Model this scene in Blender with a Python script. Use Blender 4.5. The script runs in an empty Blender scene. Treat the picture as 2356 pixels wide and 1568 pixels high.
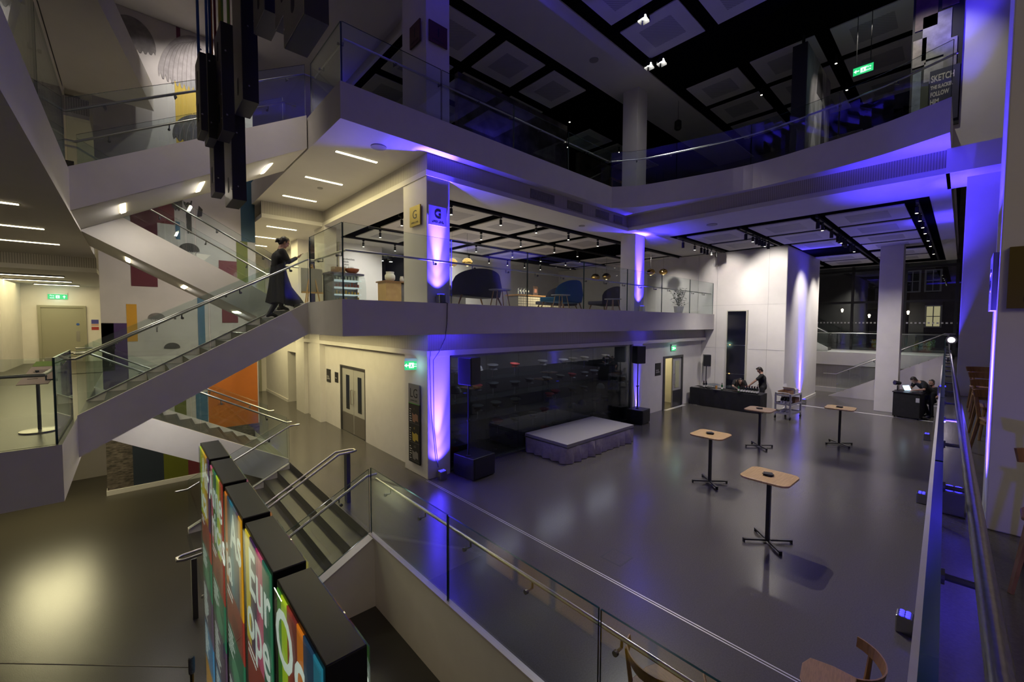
import bpy, bmesh, math, random
from mathutils import Vector, Matrix
S = bpy.context.scene
COL = S.collection
RND = random.Random(11)
PI = math.pi
# ---------------------------------------------------------------- camera, world, exposure
CAM_H = 3.55
def make_camera():
    f, pitch, roll, yaw = 951.666, math.radians(2.57297), math.radians(-.27038), math.radians(47.42368)
    fw = Vector((math.cos(yaw) * math.cos(pitch), math.sin(yaw) * math.cos(pitch), -math.sin(pitch)))
    r0 = Vector((math.sin(yaw), -math.cos(yaw), 0))
    d0 = fw.cross(r0)
    rr = r0 * math.cos(roll) + d0 * math.sin(roll)
    dd = d0 * math.cos(roll) - r0 * math.sin(roll)
    cd = bpy.data.cameras.new('camera')
    cd.sensor_fit = 'HORIZONTAL'; cd.sensor_width = 36; cd.lens = f * 36 / 2356
    cd.clip_start = .05; cd.clip_end = 300
    c = bpy.data.objects.new('camera', cd); COL.objects.link(c)
    m = Matrix((rr, -dd, -fw)).transposed().to_4x4()
    m.translation = Vector((0, 0, CAM_H))
    c.matrix_world = m
    S.camera = c
make_camera()
w = bpy.data.worlds.new('night'); S.world = w; w.use_nodes = True
bg = w.node_tree.nodes['Background']; bg.inputs[0].default_value = (.62, .5, .68, 1); bg.inputs[1].default_value = .066
S.view_settings.view_transform = 'Standard'; S.view_settings.look = 'None'
S.view_settings.exposure = 0.2; S.view_settings.gamma = 1; S.view_settings.use_curve_mapping = False
cy = S.cycles
cy.max_bounces = 7; cy.diffuse_bounces = 4; cy.glossy_bounces = 3; cy.transmission_bounces = 2; cy.transparent_max_bounces = 24
cy.use_denoising = True; cy.caustics_reflective = False; cy.caustics_refractive = False
cy.use_adaptive_sampling = True; cy.adaptive_threshold = .02; cy.sample_clamp_indirect = 3.0; cy.sample_clamp_direct = 0; cy.blur_glossy = 1.0
BLUE = (.055, .03, 1.0)
WARM = (1.0, .86, .42)
NEUT = (1.0, .93, .84)
def lamp(name, kind, loc, power, col, target=None, size=.05, angle=60, blend=.6, parent=None, sy=None):
    d = bpy.data.lights.new(name, kind); d.energy = power; d.color = col
    if kind == 'SPOT':
        d.spot_size = math.radians(angle); d.spot_blend = blend; d.shadow_soft_size = size
    elif kind == 'AREA':
        d.size = size
        if sy: d.shape = 'RECTANGLE'; d.size_y = sy
    else:
        d.shadow_soft_size = size
    o = bpy.data.objects.new(name, d); COL.objects.link(o)
    o.location = loc
    if target is not None:
        o.rotation_euler = (Vector(target) - Vector(loc)).to_track_quat('-Z', 'Y').to_euler()
    if parent: o.parent = parent; o.matrix_parent_inverse = Matrix.Translation(-parent.location)
    return o
# ---------------------------------------------------------------- materials
MATS = {}
def mat(name, col=(.5, .5, .5), rough=.55, metal=0, emit=None, es=0, noise=0, nscale=8, bump=0, spec=.5, nstretch=None, col2=None):
    if name in MATS: return MATS[name]
    m = bpy.data.materials.new(name); m.use_nodes = True; MATS[name] = m
    nt = m.node_tree; b = nt.nodes['Principled BSDF']
    b.inputs['Base Color'].default_value = (*col, 1); b.inputs['Roughness'].default_value = rough
    b.inputs['Metallic'].default_value = metal; b.inputs['Specular IOR Level'].default_value = spec
    if emit: b.inputs['Emission Color'].default_value = (*emit, 1); b.inputs['Emission Strength'].default_value = es
    if noise or bump:
        tc = nt.nodes.new('ShaderNodeTexCoord'); mp = nt.nodes.new('ShaderNodeMapping'); n = nt.nodes.new('ShaderNodeTexNoise')
        n.inputs['Scale'].default_value = nscale; n.inputs['Detail'].default_value = 4
        if nstretch: mp.inputs['Scale'].default_value = nstretch
        nt.links.new(tc.outputs['Object'], mp.inputs[0]); nt.links.new(mp.outputs[0], n.inputs['Vector'])
        if noise:
            r = nt.nodes.new('ShaderNodeValToRGB')
            c2 = col2 or tuple(max(0, c * (1 - noise)) for c in col)
            r.color_ramp.elements[0].position = .35; r.color_ramp.elements[0].color = (*c2, 1)
            r.color_ramp.elements[1].position = .68; r.color_ramp.elements[1].color = (*col, 1)
            nt.links.new(n.outputs['Fac'], r.inputs[0]); nt.links.new(r.outputs[0], b.inputs['Base Color'])
        if bump:
            bn = nt.nodes.new('ShaderNodeBump'); bn.inputs['Strength'].default_value = bump; bn.inputs['Distance'].default_value = .01
            nt.links.new(n.outputs['Fac'], bn.inputs['Height']); nt.links.new(bn.outputs[0], b.inputs['Normal'])
    return m
def glow(name, col, s):
    if name in MATS: return MATS[name]
    m = mat(name, (.02, .02, .02), emit=col, es=s)
    return m
def ribbed(name, col, dark, period, axis):
    """fine vertical battens: a wave across the surface drives colour alone, darker in the grooves"""
    m = mat(name, col, .6); nt = m.node_tree; b = nt.nodes['Principled BSDF']
    tc = nt.nodes.new('ShaderNodeTexCoord'); sx = nt.nodes.new('ShaderNodeSeparateXYZ'); ad = nt.nodes.new('ShaderNodeMath'); mu = nt.nodes.new('ShaderNodeMath'); sn = nt.nodes.new('ShaderNodeMath')
    ad.operation = 'ADD'; mu.operation = 'MULTIPLY'; mu.inputs[1].default_value = 2 * PI / period; sn.operation = 'SINE'
    nt.links.new(tc.outputs['Object'], sx.inputs[0]); nt.links.new(sx.outputs[0], ad.inputs[0]); nt.links.new(sx.outputs[1], ad.inputs[1])
    nt.links.new(ad.outputs[0], mu.inputs[0]); nt.links.new(mu.outputs[0], sn.inputs[0])
    r = nt.nodes.new('ShaderNodeValToRGB'); r.color_ramp.elements[0].color = (*dark, 1); r.color_ramp.elements[1].color = (*col, 1)
    r.color_ramp.elements[0].position = .15; r.color_ramp.elements[1].position = .6
    mr = nt.nodes.new('ShaderNodeMapRange'); mr.inputs[1].default_value = -1; mr.inputs[2].default_value = 1
    nt.links.new(sn.outputs[0], mr.inputs[0]); nt.links.new(mr.outputs[0], r.inputs[0]); nt.links.new(r.outputs[0], b.inputs['Base Color'])
    return m
def glass(name, tint=(.93, .965, .96), refl=1.0, rough=.0):
    if name in MATS: return MATS[name]
    m = bpy.data.materials.new(name); m.use_nodes = True; MATS[name] = m
    nt = m.node_tree; nt.nodes.clear()
    o = nt.nodes.new('ShaderNodeOutputMaterial'); mx = nt.nodes.new('ShaderNodeMixShader'); t = nt.nodes.new('ShaderNodeBsdfTransparent'); g = nt.nodes.new('ShaderNodeBsdfGlossy')
    t.inputs[0].default_value = (*tint, 1); g.inputs['Roughness'].default_value = rough; g.inputs[0].default_value = (.9, .95, .95, 1)
    fr = nt.nodes.new('ShaderNodeFresnel'); fr.inputs[0].default_value = 1.5
    mu = nt.nodes.new('ShaderNodeMath'); mu.operation = 'MULTIPLY'; mu.inputs[1].default_value = refl
    geo = nt.nodes.new('ShaderNodeNewGeometry'); mr = nt.nodes.new('ShaderNodeMapRange')
    mr.inputs[3].default_value = 1.5; mr.inputs[4].default_value = 1 / 1.5   # same reflectance from either side of a pane
    nt.links.new(geo.outputs['Backfacing'], mr.inputs[0]); nt.links.new(mr.outputs[0], fr.inputs[0]); nt.links.new(fr.outputs[0], mu.inputs[0])
    nt.links.new(mu.outputs[0], mx.inputs[0]); nt.links.new(t.outputs[0], mx.inputs[1]); nt.links.new(g.outputs[0], mx.inputs[2]); nt.links.new(mx.outputs[0], o.inputs[0])
    return m
WHITE = mat('white_painted_plaster', (.72, .69, .67), .6, noise=.05, nscale=3)
WHITE2 = mat('white_ceiling_paint', (.66, .64, .62), .7, noise=.04, nscale=2)
RIB = ribbed('ribbed_acoustic_timber', (.5, .47, .44), (.3, .28, .26), .045, 0)
FLOOR = mat('polished_grey_resin', (.098, .09, .085), .2, noise=.18, nscale=60, bump=.05, spec=.55)
FLOORD = mat('dark_resin', (.055, .048, .038), .3, noise=.25, nscale=90, bump=.1, spec=.5)
BLACK = mat('matt_black', (.008, .008, .009), .6)
SLOT = mat('black_ceiling_slot', (.004, .004, .0045), .9, spec=.0)
BLACKG = mat('satin_black', (.012, .012, .014), .35)
STEEL = mat('brushed_stainless', (.62, .6, .57), .28, 1, noise=.15, nscale=40, nstretch=(1, 1, 8))
DSTEEL = mat('dark_steel', (.16, .16, .16), .4, .8)
GLASS = glass('clear_balustrade_glass')
GEDGE = mat('green_glass_edge', (.008, .05, .055), .15, spec=.6)
OAK = mat('oak_veneer', (.6, .4, .18), .42, noise=.25, nscale=5, nstretch=(1, 14, 1), col2=(.48, .3, .125))
OAKD = mat('brown_beech', (.3, .155, .06), .45, noise=.3, nscale=6, nstretch=(2, 12, 1))
BRASS = mat('brushed_brass', (.52, .4, .12), .35, .9)
CHROME = mat('chrome', (.75, .75, .76), .12, 1)
# ---------------------------------------------------------------- mesh helpers
class MB:
    def __init__(s): s.b = bmesh.new()
    def vs(s, pts, M=None): return [s.b.verts.new(M @ Vector(p) if M else p) for p in pts]
    def face(s, vs, mi=0):
        try: f = s.b.faces.new(vs); f.material_index = mi; return f
        except ValueError: return None
    def box(s, x0, x1, y0, y1, z0, z1, mi=0, M=None, side=None):
        return s.loft([(x0, y0, z0), (x1, y0, z0), (x1, y1, z0), (x0, y1, z0)], [(x0, y0, z1), (x1, y0, z1), (x1, y1, z1), (x0, y1, z1)], mi, M, side)
    def loft(s, A, B, mi=0, M=None, side=None):
        a = s.vs(A, M); b = s.vs(B, M); n = len(a)
        s.face(a[::-1], mi); s.face(b, mi)
        for i in range(n): s.face([a[i], a[(i + 1) % n], b[(i + 1) % n], b[i]], mi if side is None else side)
        return s
    def prism(s, poly, z0, z1, mi=0, side=None, M=None):
        return s.loft([(x, y, z0) for x, y in poly], [(x, y, z1) for x, y in poly], mi, M, side)
    def xprism(s, poly, x0, x1, mi=0, M=None, side=None):   # poly in (y,z)
        return s.loft([(x0, y, z) for y, z in poly], [(x1, y, z) for y, z in poly], mi, M, side)
    def yprism(s, poly, y0, y1, mi=0, M=None, side=None):   # poly in (x,z)
        return s.loft([(x, y1, z) for x, z in poly], [(x, y0, z) for x, z in poly], mi, M, side)
    def quad(s, pts, mi=0, M=None): s.face(s.vs(pts, M), mi); return s
    def tube(s, path, r, n=8, mi=0, M=None, radii=None, round_ends=False):
        P = [Vector(p) for p in path]
        if radii is None: radii = [r] * len(P)
        if round_ends:
            d0 = (P[0] - P[1]).normalized(); d1 = (P[-1] - P[-2]).normalized(); r0, r1 = radii[0], radii[-1]
            pre = [(P[0] + d0 * r0 * math.sin(a), r0 * math.cos(a)) for a in (1.35, .9, .45)]
            post = [(P[-1] + d1 * r1 * math.sin(a), r1 * math.cos(a)) for a in (.45, .9, 1.35)]
            P = [p for p, _ in pre] + P + [p for p, _ in post]; radii = [q for _, q in pre] + list(radii) + [q for _, q in post]
        rings = []; u = None
        for i, p in enumerate(P):
            if i == 0: t = P[1] - p
            elif i == len(P) - 1: t = p - P[i - 1]
            else: t = (P[i + 1] - p).normalized() + (p - P[i - 1]).normalized()
            t = t.normalized() if t.length > 1e-9 else Vector((0, 0, 1))
            if u is None:
                a = Vector((0, 0, 1)) if abs(t.z) < .9 else Vector((1, 0, 0)); u = t.cross(a).normalized()
            else:
                u = u - t * u.dot(t)
                if u.length < 1e-6: u = t.orthogonal()
                u = u.normalized()
            v = t.cross(u)
            k = 1.0
            if 0 < i < len(P) - 1:
                c = max(.5, (P[i + 1] - p).normalized().dot(t)); k = 1 / c
            rings.append(s.vs([p + (u * math.cos(2 * PI * j / n) * k + v * math.sin(2 * PI * j / n)) * radii[i] for j in range(n)], M))
        for A, B in zip(rings, rings[1:]):
            for j in range(n): s.face([A[j], A[(j + 1) % n], B[(j + 1) % n], B[j]], mi)
        s.face(rings[0][::-1], mi); s.face(rings[-1], mi)
        return s
    def lathe(s, prof, n=16, mi=0, M=None, cap=True):
        rings = [s.vs([(r * math.cos(2 * PI * j / n), r * math.sin(2 * PI * j / n), z) for j in range(n)], M) for r, z in prof]
        for A, B in zip(rings, rings[1:]):
            for j in range(n): s.face([A[j], A[(j + 1) % n], B[(j + 1) % n], B[j]], mi)
        if cap: s.face(rings[0][::-1], mi); s.face(rings[-1], mi)
        return s
    def ball(s, c, r, n=12, mi=0, sc=(1, 1, 1), M=None):
        T = Matrix.Translation(c) @ Matrix.Diagonal((*sc, 1))
        if M: T = M @ T
        s.lathe([(r * math.cos(a), r * math.sin(a)) for a in [(-.485 + .97 * i / (n // 2 + 2)) * PI for i in range(n // 2 + 3)]], n, mi, T); return s
    def build(s, name, mats, parent=None, world=True, smooth=False, bevel=0):
        me = bpy.data.meshes.new(name)
        bmesh.ops.recalc_face_normals(s.b, faces=s.b.faces)
        s.b.to_mesh(me); s.b.free()
        for m in (mats if isinstance(mats, (list, tuple)) else [mats]): me.materials.append(m)
        if smooth:
            for p in me.polygons: p.use_smooth = True
            try: me.set_sharp_from_angle(angle=math.radians(40))
            except Exception: pass
        o = bpy.data.objects.new(name, me); COL.objects.link(o)
        if parent:
            o.parent = parent
            if world: o.matrix_parent_inverse = parent_inv(parent)
        if bevel:
            b = o.modifiers.new('bevel', 'BEVEL'); b.width = bevel; b.segments = 2; b.limit_method = 'ANGLE'
        return o
def world_mx(p):
    m = Matrix.Translation(p.location) @ p.rotation_euler.to_matrix().to_4x4()
    return world_mx(p.parent) @ p.matrix_parent_inverse @ m if p.parent else m
def parent_inv(p):
    return world_mx(p).inverted()
def tag(o, label, cat, group=None):
    o['label'] = label; o['category'] = cat
    if group: o['group'] = group
    return o
def thing(name, label, cat, loc=(0, 0, 0), rot=0, group=None):
    o = bpy.data.objects.new(name, None); COL.objects.link(o); o.empty_display_size = .1
    o.location = loc; o.rotation_euler = (0, 0, rot)
    return tag(o, label, cat, group)
def struct(name, mb, mats, **k):
    o = mb.build(name, mats, **k); o['kind'] = 'structure'; return o
def kids(o): return list(o.children)
def dup(root, loc, rot=None, label=None, group=None):
    def cp(o, par):
        c = o.copy(); COL.objects.link(c); c.parent = par
        for ch in kids(o): cp(ch, c)
        return c
    r = cp(root, None); r.location = loc
    if rot is not None: r.rotation_euler = (0, 0, rot)
    if label: r['label'] = label
    if group: r['group'] = group
    return r
def text_mesh(name, s, size, mt, M, parent=None, ext=.002, align='LEFT', world=True, font_scale=(1, 1), bold=0):
    c = bpy.data.curves.new(name, 'FONT'); c.body = s; c.size = size; c.extrude = ext; c.align_x = align; c.resolution_u = 3; c.offset = bold
    t = bpy.data.objects.new('tmp', c); COL.objects.link(t)
    dg = bpy.context.evaluated_depsgraph_get(); dg.update()
    me = bpy.data.meshes.new_from_object(t.evaluated_get(dg)); bpy.data.objects.remove(t); bpy.data.curves.remove(c)
    me.transform(M @ Matrix.Diagonal((font_scale[0], font_scale[1], 1, 1))); me.materials.clear(); me.materials.append(mt); me.name = name
    o = bpy.data.objects.new(name, me); COL.objects.link(o)
    if parent:
        o.parent = parent
        if world: o.matrix_parent_inverse = parent_inv(parent)
    return o
def face_mx(origin, right, up):
    r = Vector(right).normalized(); u = Vector(up).normalized(); n = r.cross(u)
    m = Matrix((r, u, n)).transposed().to_4x4(); m.translation = Vector(origin); return m
NEGX = lambda x, y, z: face_mx((x, y, z), (0, -1, 0), (0, 0, 1))   # lettering on a face that looks toward -X
NEGY = lambda x, y, z: face_mx((x, y, z), (1, 0, 0), (0, 0, 1))    # lettering on a face that looks toward -Y
# ---------------------------------------------------------------- levels
LL, LG, GM, GU, M2, L1, M3 = -1.155, 0.0, 1.98, 3.96, 5.94, 7.92, 9.9
ROOF = 11.88
# ================================================================ THE SETTING
# ---- floors
b = MB(); b.box(2.85, 31, .1, 24, -.7, 0, 0, side=1); struct('floor', b, [FLOOR, WHITE])
b = MB(); b.box(-9, 3.4, -2, 15.4, LL - .1, LL); b.box(-9, -.6, 15.4, 17.6, LL - .1, LL); struct('floor', b, FLOORD)
b = MB(); b.prism([(-3, -.02), (31, .6), (31, -6), (-3, -6)], 1.2, GM, 0, side=1); struct('floor', b, [FLOOR, WHITE])
b = MB(); b.prism([(-9, 7.65), (-.69, 7.65), (-.69, 13.7), (-.69, 22.8), (-9, 22.8)], 1.25, GM, 0, side=1); struct('floor', b, [FLOORD, WHITE])
G_POLY = [(2.83, 7.65), (19.5, 7.65), (19.5, 24), (2.83, 24)]
b = MB(); b.prism(G_POLY, 3.28, GU, 0, side=1); struct('floor', b, [WHITE, WHITE])
CURVE = [(11.5, 7.8), (11.85, 7.35), (12.05, 7.0), (12.25, 6.3), (12.42, 5.57), (12.58, 4.8), (12.66, 4.04), (12.62, 3.4), (12.52, 2.82), (12.38, 2.0), (12.2, 1.35), (11.98, .84), (11.72, .3)]
def spline(P, k=4):
    out = []
    for i in range(len(P) - 1):
        a, b_, c, d = P[max(0, i - 1)], P[i], P[i + 1], P[min(len(P) - 1, i + 2)]
        for j in range(k):
            t = j / k; out.append(tuple(.5 * (2 * b_[q] + (c[q] - a[q]) * t + (2 * a[q] - 5 * b_[q] + 4 * c[q] - d[q]) * t * t + (3 * b_[q] - a[q] - 3 * c[q] + d[q]) * t ** 3) for q in (0, 1)))
    return out + [P[-1]]
CURVE = [CURVE[0]] + spline(CURVE[1:], 3)
b = MB(); b.prism([(2.9, 7.8)] + CURVE + [(32, .3), (32, 24), (2.9, 24)], 7.25, L1, 0, side=1); struct('floor', b, [WHITE2, WHITE])
b = MB(); b.box(-9, -.67, 1.5, 16.2, 5.25, M2); struct('floor', b, WHITE2)
b = MB(); b.prism([(-1.08, 7), (-1.08, 15.1), (.6, 15.1), (-.3, 10.6), (-1.0, 7)], 9.24, M3); struct('floor', b, WHITE2)
b = MB(); b.box(-9, -1.08, 16.0, 22.8, 5.7, M2); struct('floor', b, WHITE2)
# silver inlay line in the main floor, floor box lids
b = MB(); b.box(4.76, 4.775, .4, 8.0, 0, .002); b.box(4.8, 4.815, .4, 8.0, 0, .002); struct('trim_1', b, mat('silver_inlay', (.55, .53, .56), .35, .6))
b = MB(); b.box(5.15, 5.5, 3.25, 3.6, 0, .0015, 0); b.box(5.17, 5.48, 3.27, 3.58, 0, .002, 1); struct('trim_2', b, [BLACK, FLOOR])
b = MB(); b.box(1.9, 2.3, 3.9, 4.4, LL, LL + .0015, 0); b.box(1.92, 2.28, 3.92, 4.38, LL, LL + .002, 1); struct('trim_3', b, [BLACK, FLOORD])
# bright metal threshold strips at the doorway and the passage
b = MB(); b.box(15.9, 17.6, 8.0, 8.14, 0, .006); b.box(21.4, 21.5, .6, 5.0, 0, .006); struct('trim_4', b, mat('bright_threshold', (.8, .78, .8), .3, .3))
# ---- the void wall under the main floor edge, steel kerb caps
b = MB(); b.box(2.85, 3.1, -2, 6.55, LL, -.7); b.yprism([(2.85, 0), (2.85, LL), (.6, LL), (.78, LL + .1)], 6.42, 6.55); struct('wall_void', b, WHITE)
b = MB(); b.box(2.81, 2.89, -1, 6.58, 0, .03); b.yprism([(2.85, .03), (2.85, 0), (.78, LL + .1), (.78, LL + .13)], 6.40, 6.58); struct('trim_5', b, mat('pale_metal_cap', (.62, .58, .6), .4, .4))
b = MB(); b.prism([(.3, .066), (22.4, .478), (22.4, .425), (.3, .013)], GM - .1, GM + .05); struct('trim_6', b, mat('white_cap_stone', (.75, .71, .74), .5, noise=.08, nscale=2))
# ---- corridor wall of the lower ground level
b = MB()
b.box(5.0, 5.25, 9.0, 11.8, 0, 3.28); b.box(5.0, 5.25, 13.8, 15.2, 0, 3.28); b.box(5.0, 5.25, 11.8, 13.8, 2.15, 3.28)
b.box(4.82, 5.25, 15.2, 16.3, 0, 3.28); b.box(4.95, 5.25, 16.3, 17.0, 0, 3.28); b.box(4.82, 5.25, 17.0, 18.1, 0, 3.28); b.box(5.0, 5.25, 18.1, 20.0, 2.25, 3.28); b.box(5.0, 5.25, 20.0, 24, 0, 3.28)
b.box(5.25, 7.5, 18.0, 18.1, 0, 3.28); b.box(5.25, 7.5, 20.0, 20.1, 0, 3.28); b.box(7.5, 7.6, 18, 20.1, 0, 3.28)
struct('wall_corridor', b, WHITE)
b = MB(); b.box(2.9, 5.25, 24, 24.2, 0, 3.28); struct('wall_end', b, WHITE)
b = MB(); b.box(4.97, 5.0, 20, 24, 0, .12); b.box(2.95, 5, 23.97, 24, 0, .12); struct('baseboard_corridor', b, WHITE)
# bulkheads hung under the upper floors: ribbed band above a white lip
def band(name, y0, z0, z1, xr, lip=.13):
    m = MB(); m.prism([(4.85, y0 + .05), (xr, y0 + .05), (xr, 24), (4.85, 24)], z0 + lip, z1, 0); m.prism([(4.8, y0), (xr, y0), (xr, 24), (4.8, 24)], z0, z0 + lip, 1)
    return struct(name, m, [RIB, WHITE])
b = MB(); b.prism([(4.85, 8.05), (19.5, 8.05), (19.5, 24), (4.85, 24)], 2.9, 3.29, 0); b.prism([(4.8, 8.0), (19.5, 8.0), (19.5, 24), (4.8, 24)], 2.78, 2.9, 1); struct('ceiling', b, [RIB, WHITE])
b = MB(); RB = [(4.85, 8.05), (12.85, 8.05), (12.85, .35), (32, .35), (32, 24), (4.85, 24)]
b.prism(RB, 6.86, 7.26, 0); RB2 = [(4.8, 8.0), (12.8, 8.0), (12.8, .3), (32, .3), (32, 24), (4.8, 24)]; b.prism(RB2, 6.74, 6.86, 1); struct('ceiling', b, [RIB, WHITE2])
b = MB(); b.box(3.03, 4.85, 14.7, 14.8, 6.86, 7.26, 0); b.box(3.02, 4.8, 14.66, 24, 6.74, 6.86, 1); struct('ceiling', b, [RIB, WHITE2])
# left block: ribbed bulkhead and lower ceiling of the entrance hall
b = MB(); b.box(-9, -.67, 16.2, 16.3, 4.98, 5.3, 0); b.box(-9, -.67, 16.2, 22.8, 4.86, 4.98, 1); struct('ceiling', b, [RIB, WHITE2])
b = MB(); b.box(-9, -.67, 15.6, 15.7, 8.85, 9.24, 0); b.box(-9, -.67, 15.6, 22.8, 8.75, 8.85, 1); b.box(-9, -1.1, 1.5, 15.6, 9.24, 9.5, 1); struct('ceiling', b, [RIB, WHITE2])
b = MB(); b.box(-9, -.6, 22.8, 23, GM, 12.2); struct('wall_hall', b, WHITE)
b = MB(); b.box(-9, -.6, 17.5, 17.7, LL, GM); struct('wall_lower', b, WHITE)
b = MB(); b.box(-3.24, -2.9, 19.6, 22.8, GM, 4.86); struct('wall_pier', b, WHITE)
b = MB(); b.box(-3.26, -2.4, 22.76, 22.8, GM, GM + .13); b.box(-1.0, -.6, 22.76, 22.8, GM, GM + .13); struct('baseboard_hall', b, WHITE)
# roof ceiling over the stair void
b = MB(); b.box(-9, 5.95, -2, 24, 12.15, 12.4); b.box(5.9, 6.0, -2, 24, ROOF, 12.3); struct('ceiling', b, WHITE2)
# ---- columns
def column(x0, x1, y0, y1, z0, z1):
    m = MB(); m.box(x0, x1, y0, y1, z0, z1); return struct('column', m, WHITE, bevel=.01)
for za, zb in ((0, 2.79), (GU, 6.75), (L1, ROOF)): column(4.82, 5.42, 8.02, 9.08, za, zb); column(13.33, 13.98, 8.02, 8.62, za, zb)
column(13.4, 14.0, -.7, .05, GM, 6.75); column(22.4, 23.1, 1.66, 2.36, 0, 6.74); column(4.8, 5.42, -1.4, -.17, GM, ROOF)
b = MB(); b.box(13.4, 14.3, -1.5, .9, 6.86, ROOF); b.box(12.78, 14.3, -1.5, .36, 6.74, 7.25); struct('wall_right', b, WHITE)
# ---- door wall, white box, screens
b = MB(); b.box(13.98, 15.9, 8.2, 8.4, 0, 2.8); b.box(17.6, 19.5, 8.2, 8.4, 0, 2.8); b.box(15.9, 17.6, 8.2, 8.4, 2.19, 2.8); b.box(14.2, 15.8, 10.4, 10.5, 0, 2.8); b.box(15.7, 15.8, 8.4, 10.4, 0, 2.8); b.box(17.7, 17.8, 8.4, 10.5, 0, 2.8); b.box(15.8, 17.8, 10.4, 10.5, 0, 2.8)
struct('wall_door', b, WHITE)
b = MB(); b.box(19.5, 25, 4.85, 8.4, 0, 6.72); b.box(19.5, 19.8, 8.4, 24, 0, 6.72); struct('wall_box', b, WHITE, bevel=.03)
b = MB()
for z in (2.45, 4.35): b.box(19.494, 19.5, 4.87, 8.2, z, z + .008)
for y in (5.5, 7.55): b.box(19.494, 19.5, y, y + .008, 0, 6.7)
struct('trim_7', b, mat('panel_joint', (.4, .38, .38), .7))
b = MB(); b.box(19.48, 25.02, 4.82, 4.85, 0, .13); struct('baseboard_box', b, WHITE)
# ---- cafe walls on the upper ground floor
b = MB(); b.box(6.2, 8.0, 17, 17.2, GU, 6.74); b.box(9.6, 19.5, 17, 17.2, GU, 6.74); b.box(4.8, 5.2, 14.5, 15.5, GU, 6.74); b.box(4.8, 5.2, 17.5, 18.4, GU, 6.74); b.box(5.2, 5.4, 18.4, 24, GU, 6.74); struct('wall_cafe', b, WHITE)
b = MB(); b.box(8.0, 9.6, 20, 20.2, GU, 6.74); b.box(7.9, 8.0, 17.2, 20, GU, 6.74); b.box(9.6, 9.7, 17.2, 20, GU, 6.74); struct('wall_kitchen', b, mat('dark_grey_paint', (.06, .06, .065), .6))
b = MB(); b.box(2.9, 5.4, 24, 24.2, GU, 6.74); struct('wall_end', b, WHITE)
# ---- ceilings: black service slots with white perforated panels
PERF = ribbed('perforated_panel', (.5, .49, .5), (.3, .29, .3), .09, 0)
def ceil_grid(z, frames, panels, dark=False):
    m = MB()
    for x0, x1, y0, y1 in frames: m.box(x0, x1, y0, y1, z - .012, z + .004)
    c = struct('ceiling', m, SLOT)
    for x0, x1, y0, y1 in panels:
        q = MB(); q.box(x0, x1, y0, y1, z - .05, z - .02, 0); ix, iy = (x1 - x0) * .22, (y1 - y0) * .22
        q.box(x0 + ix, x1 - ix, y0 + iy, y1 - iy, z - .052, z - .05, 1); q.build('ceiling_panel', [WHITE2, PERF], c)
    return c
YS = [(1.15, 2.84), (3.2, 4.9), (5.26, 6.95)]
XR = [(15.05, 16.95), (17.25, 19.15)]
pan = []
for x0, x1 in XR:
    for y0, y1 in YS: pan.append((x0, x1, y0, y1))
for x0, x1 in [(19.5, 21.2), (21.5, 23.2)]: pan.append((x0, x1, *YS[0]))
pan += [(19.5, 21.2, 3.2, 4.75)]
for x0, x1 in [(24.0, 25.8), (26.2, 28.0)]:
    for y0, y1 in YS: pan.append((x0, x1, y0, y1))
ceil_grid(6.74, [(14.75, 29.6, .68, 7.45)], pan)
XC = [6.2 + 2.13 * i for i in range(7)]
pan = [(x, x + 1.7, y, y + 1.7) for i, x in enumerate(XC) for j, y in enumerate((9.45, 11.55, 13.65)) if not (i in (4,) and x > 0)]
ceil_grid(6.74, [(5.9, 19.45, 9.2, 16.0)], pan)
# roof ceiling of the first floor: black with white panels and one solid white strip
pan = [(x, x + 1.7, y, y + 1.7) for x in (6.26, 8.38, 10.51) for y in (9.44, 11.55, 13.65)] + [(x, x + 1.7, 11.15, 12.85) for x in (14.73, 16.85, 19)]
for x in (8.4, 10.54, 14.75, 16.8, 18.9, 23.2):
    for y0, y1 in YS:
        pan.append((x, x + 1.7, y0, y1))
b = MB(); b.box(6, 32, -2, 24, 11.9, 12.1); struct('ceiling', b, SLOT)
ceil_grid(11.9, [(6.0, 6.05, -1, 0)], pan)
b = MB(); b.box(6.0, 32, 7.36, 9.05, 11.86, 11.95); b.box(-9, 5.6, 7.36, 24, 11.9, 12.0); struct('ceiling', b, WHITE2)
# ---- museum gallery on the first floor: dark walls
DK = mat('gallery_dark_wall', (.035, .028, .024), .7, noise=.4, nscale=1.2)
b = MB(); b.box(6, 32, 16, 16.2, L1, ROOF); b.box(30, 30.2, .3, 16, L1, ROOF); struct('wall_gallery', b, DK)
# ---- curtain wall, street and far landing at the back
b = MB()
for y in (-1.2, .25, 2.1, 4.25, 6.4, 8.5): b.box(29.9, 30.02, y - .06, y + .06, 0, 6.74)
for z in (2.0, 4.75, 6.5): b.box(29.88, 30.04, -1.2, 8.5, z - .06, z + .06)
fr = struct('window_1', b, mat('dark_window_frame', (.03, .03, .032), .4, .5))
b = MB(); b.box(29.95, 29.97, -1.2, 8.5, 0, 6.74); b.build('window_glass', glass('window_glazing', (.75, .78, .8), 1.3), fr)
b = MB()
for i in range(60):
    y = -1.1 + i * .16; b.box(29.93, 29.94, y, y + .08, 3.58, 3.66)
b.build('manifestation_dots', mat('frosted_dots', (.75, .75, .75), .8), fr)
b = MB(); b.box(30.1, 75, -25, 45, -.3, 1.7); struct('street', b, mat('night_tarmac', (.02, .02, .021), .6))
b = MB(); b.box(-1, 30, 8.4, 8.5, 0, 6.7) if False else b.box(25, 30, 8.4, 8.5, 0, 6.74); struct('wall_back', b, WHITE)
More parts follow.
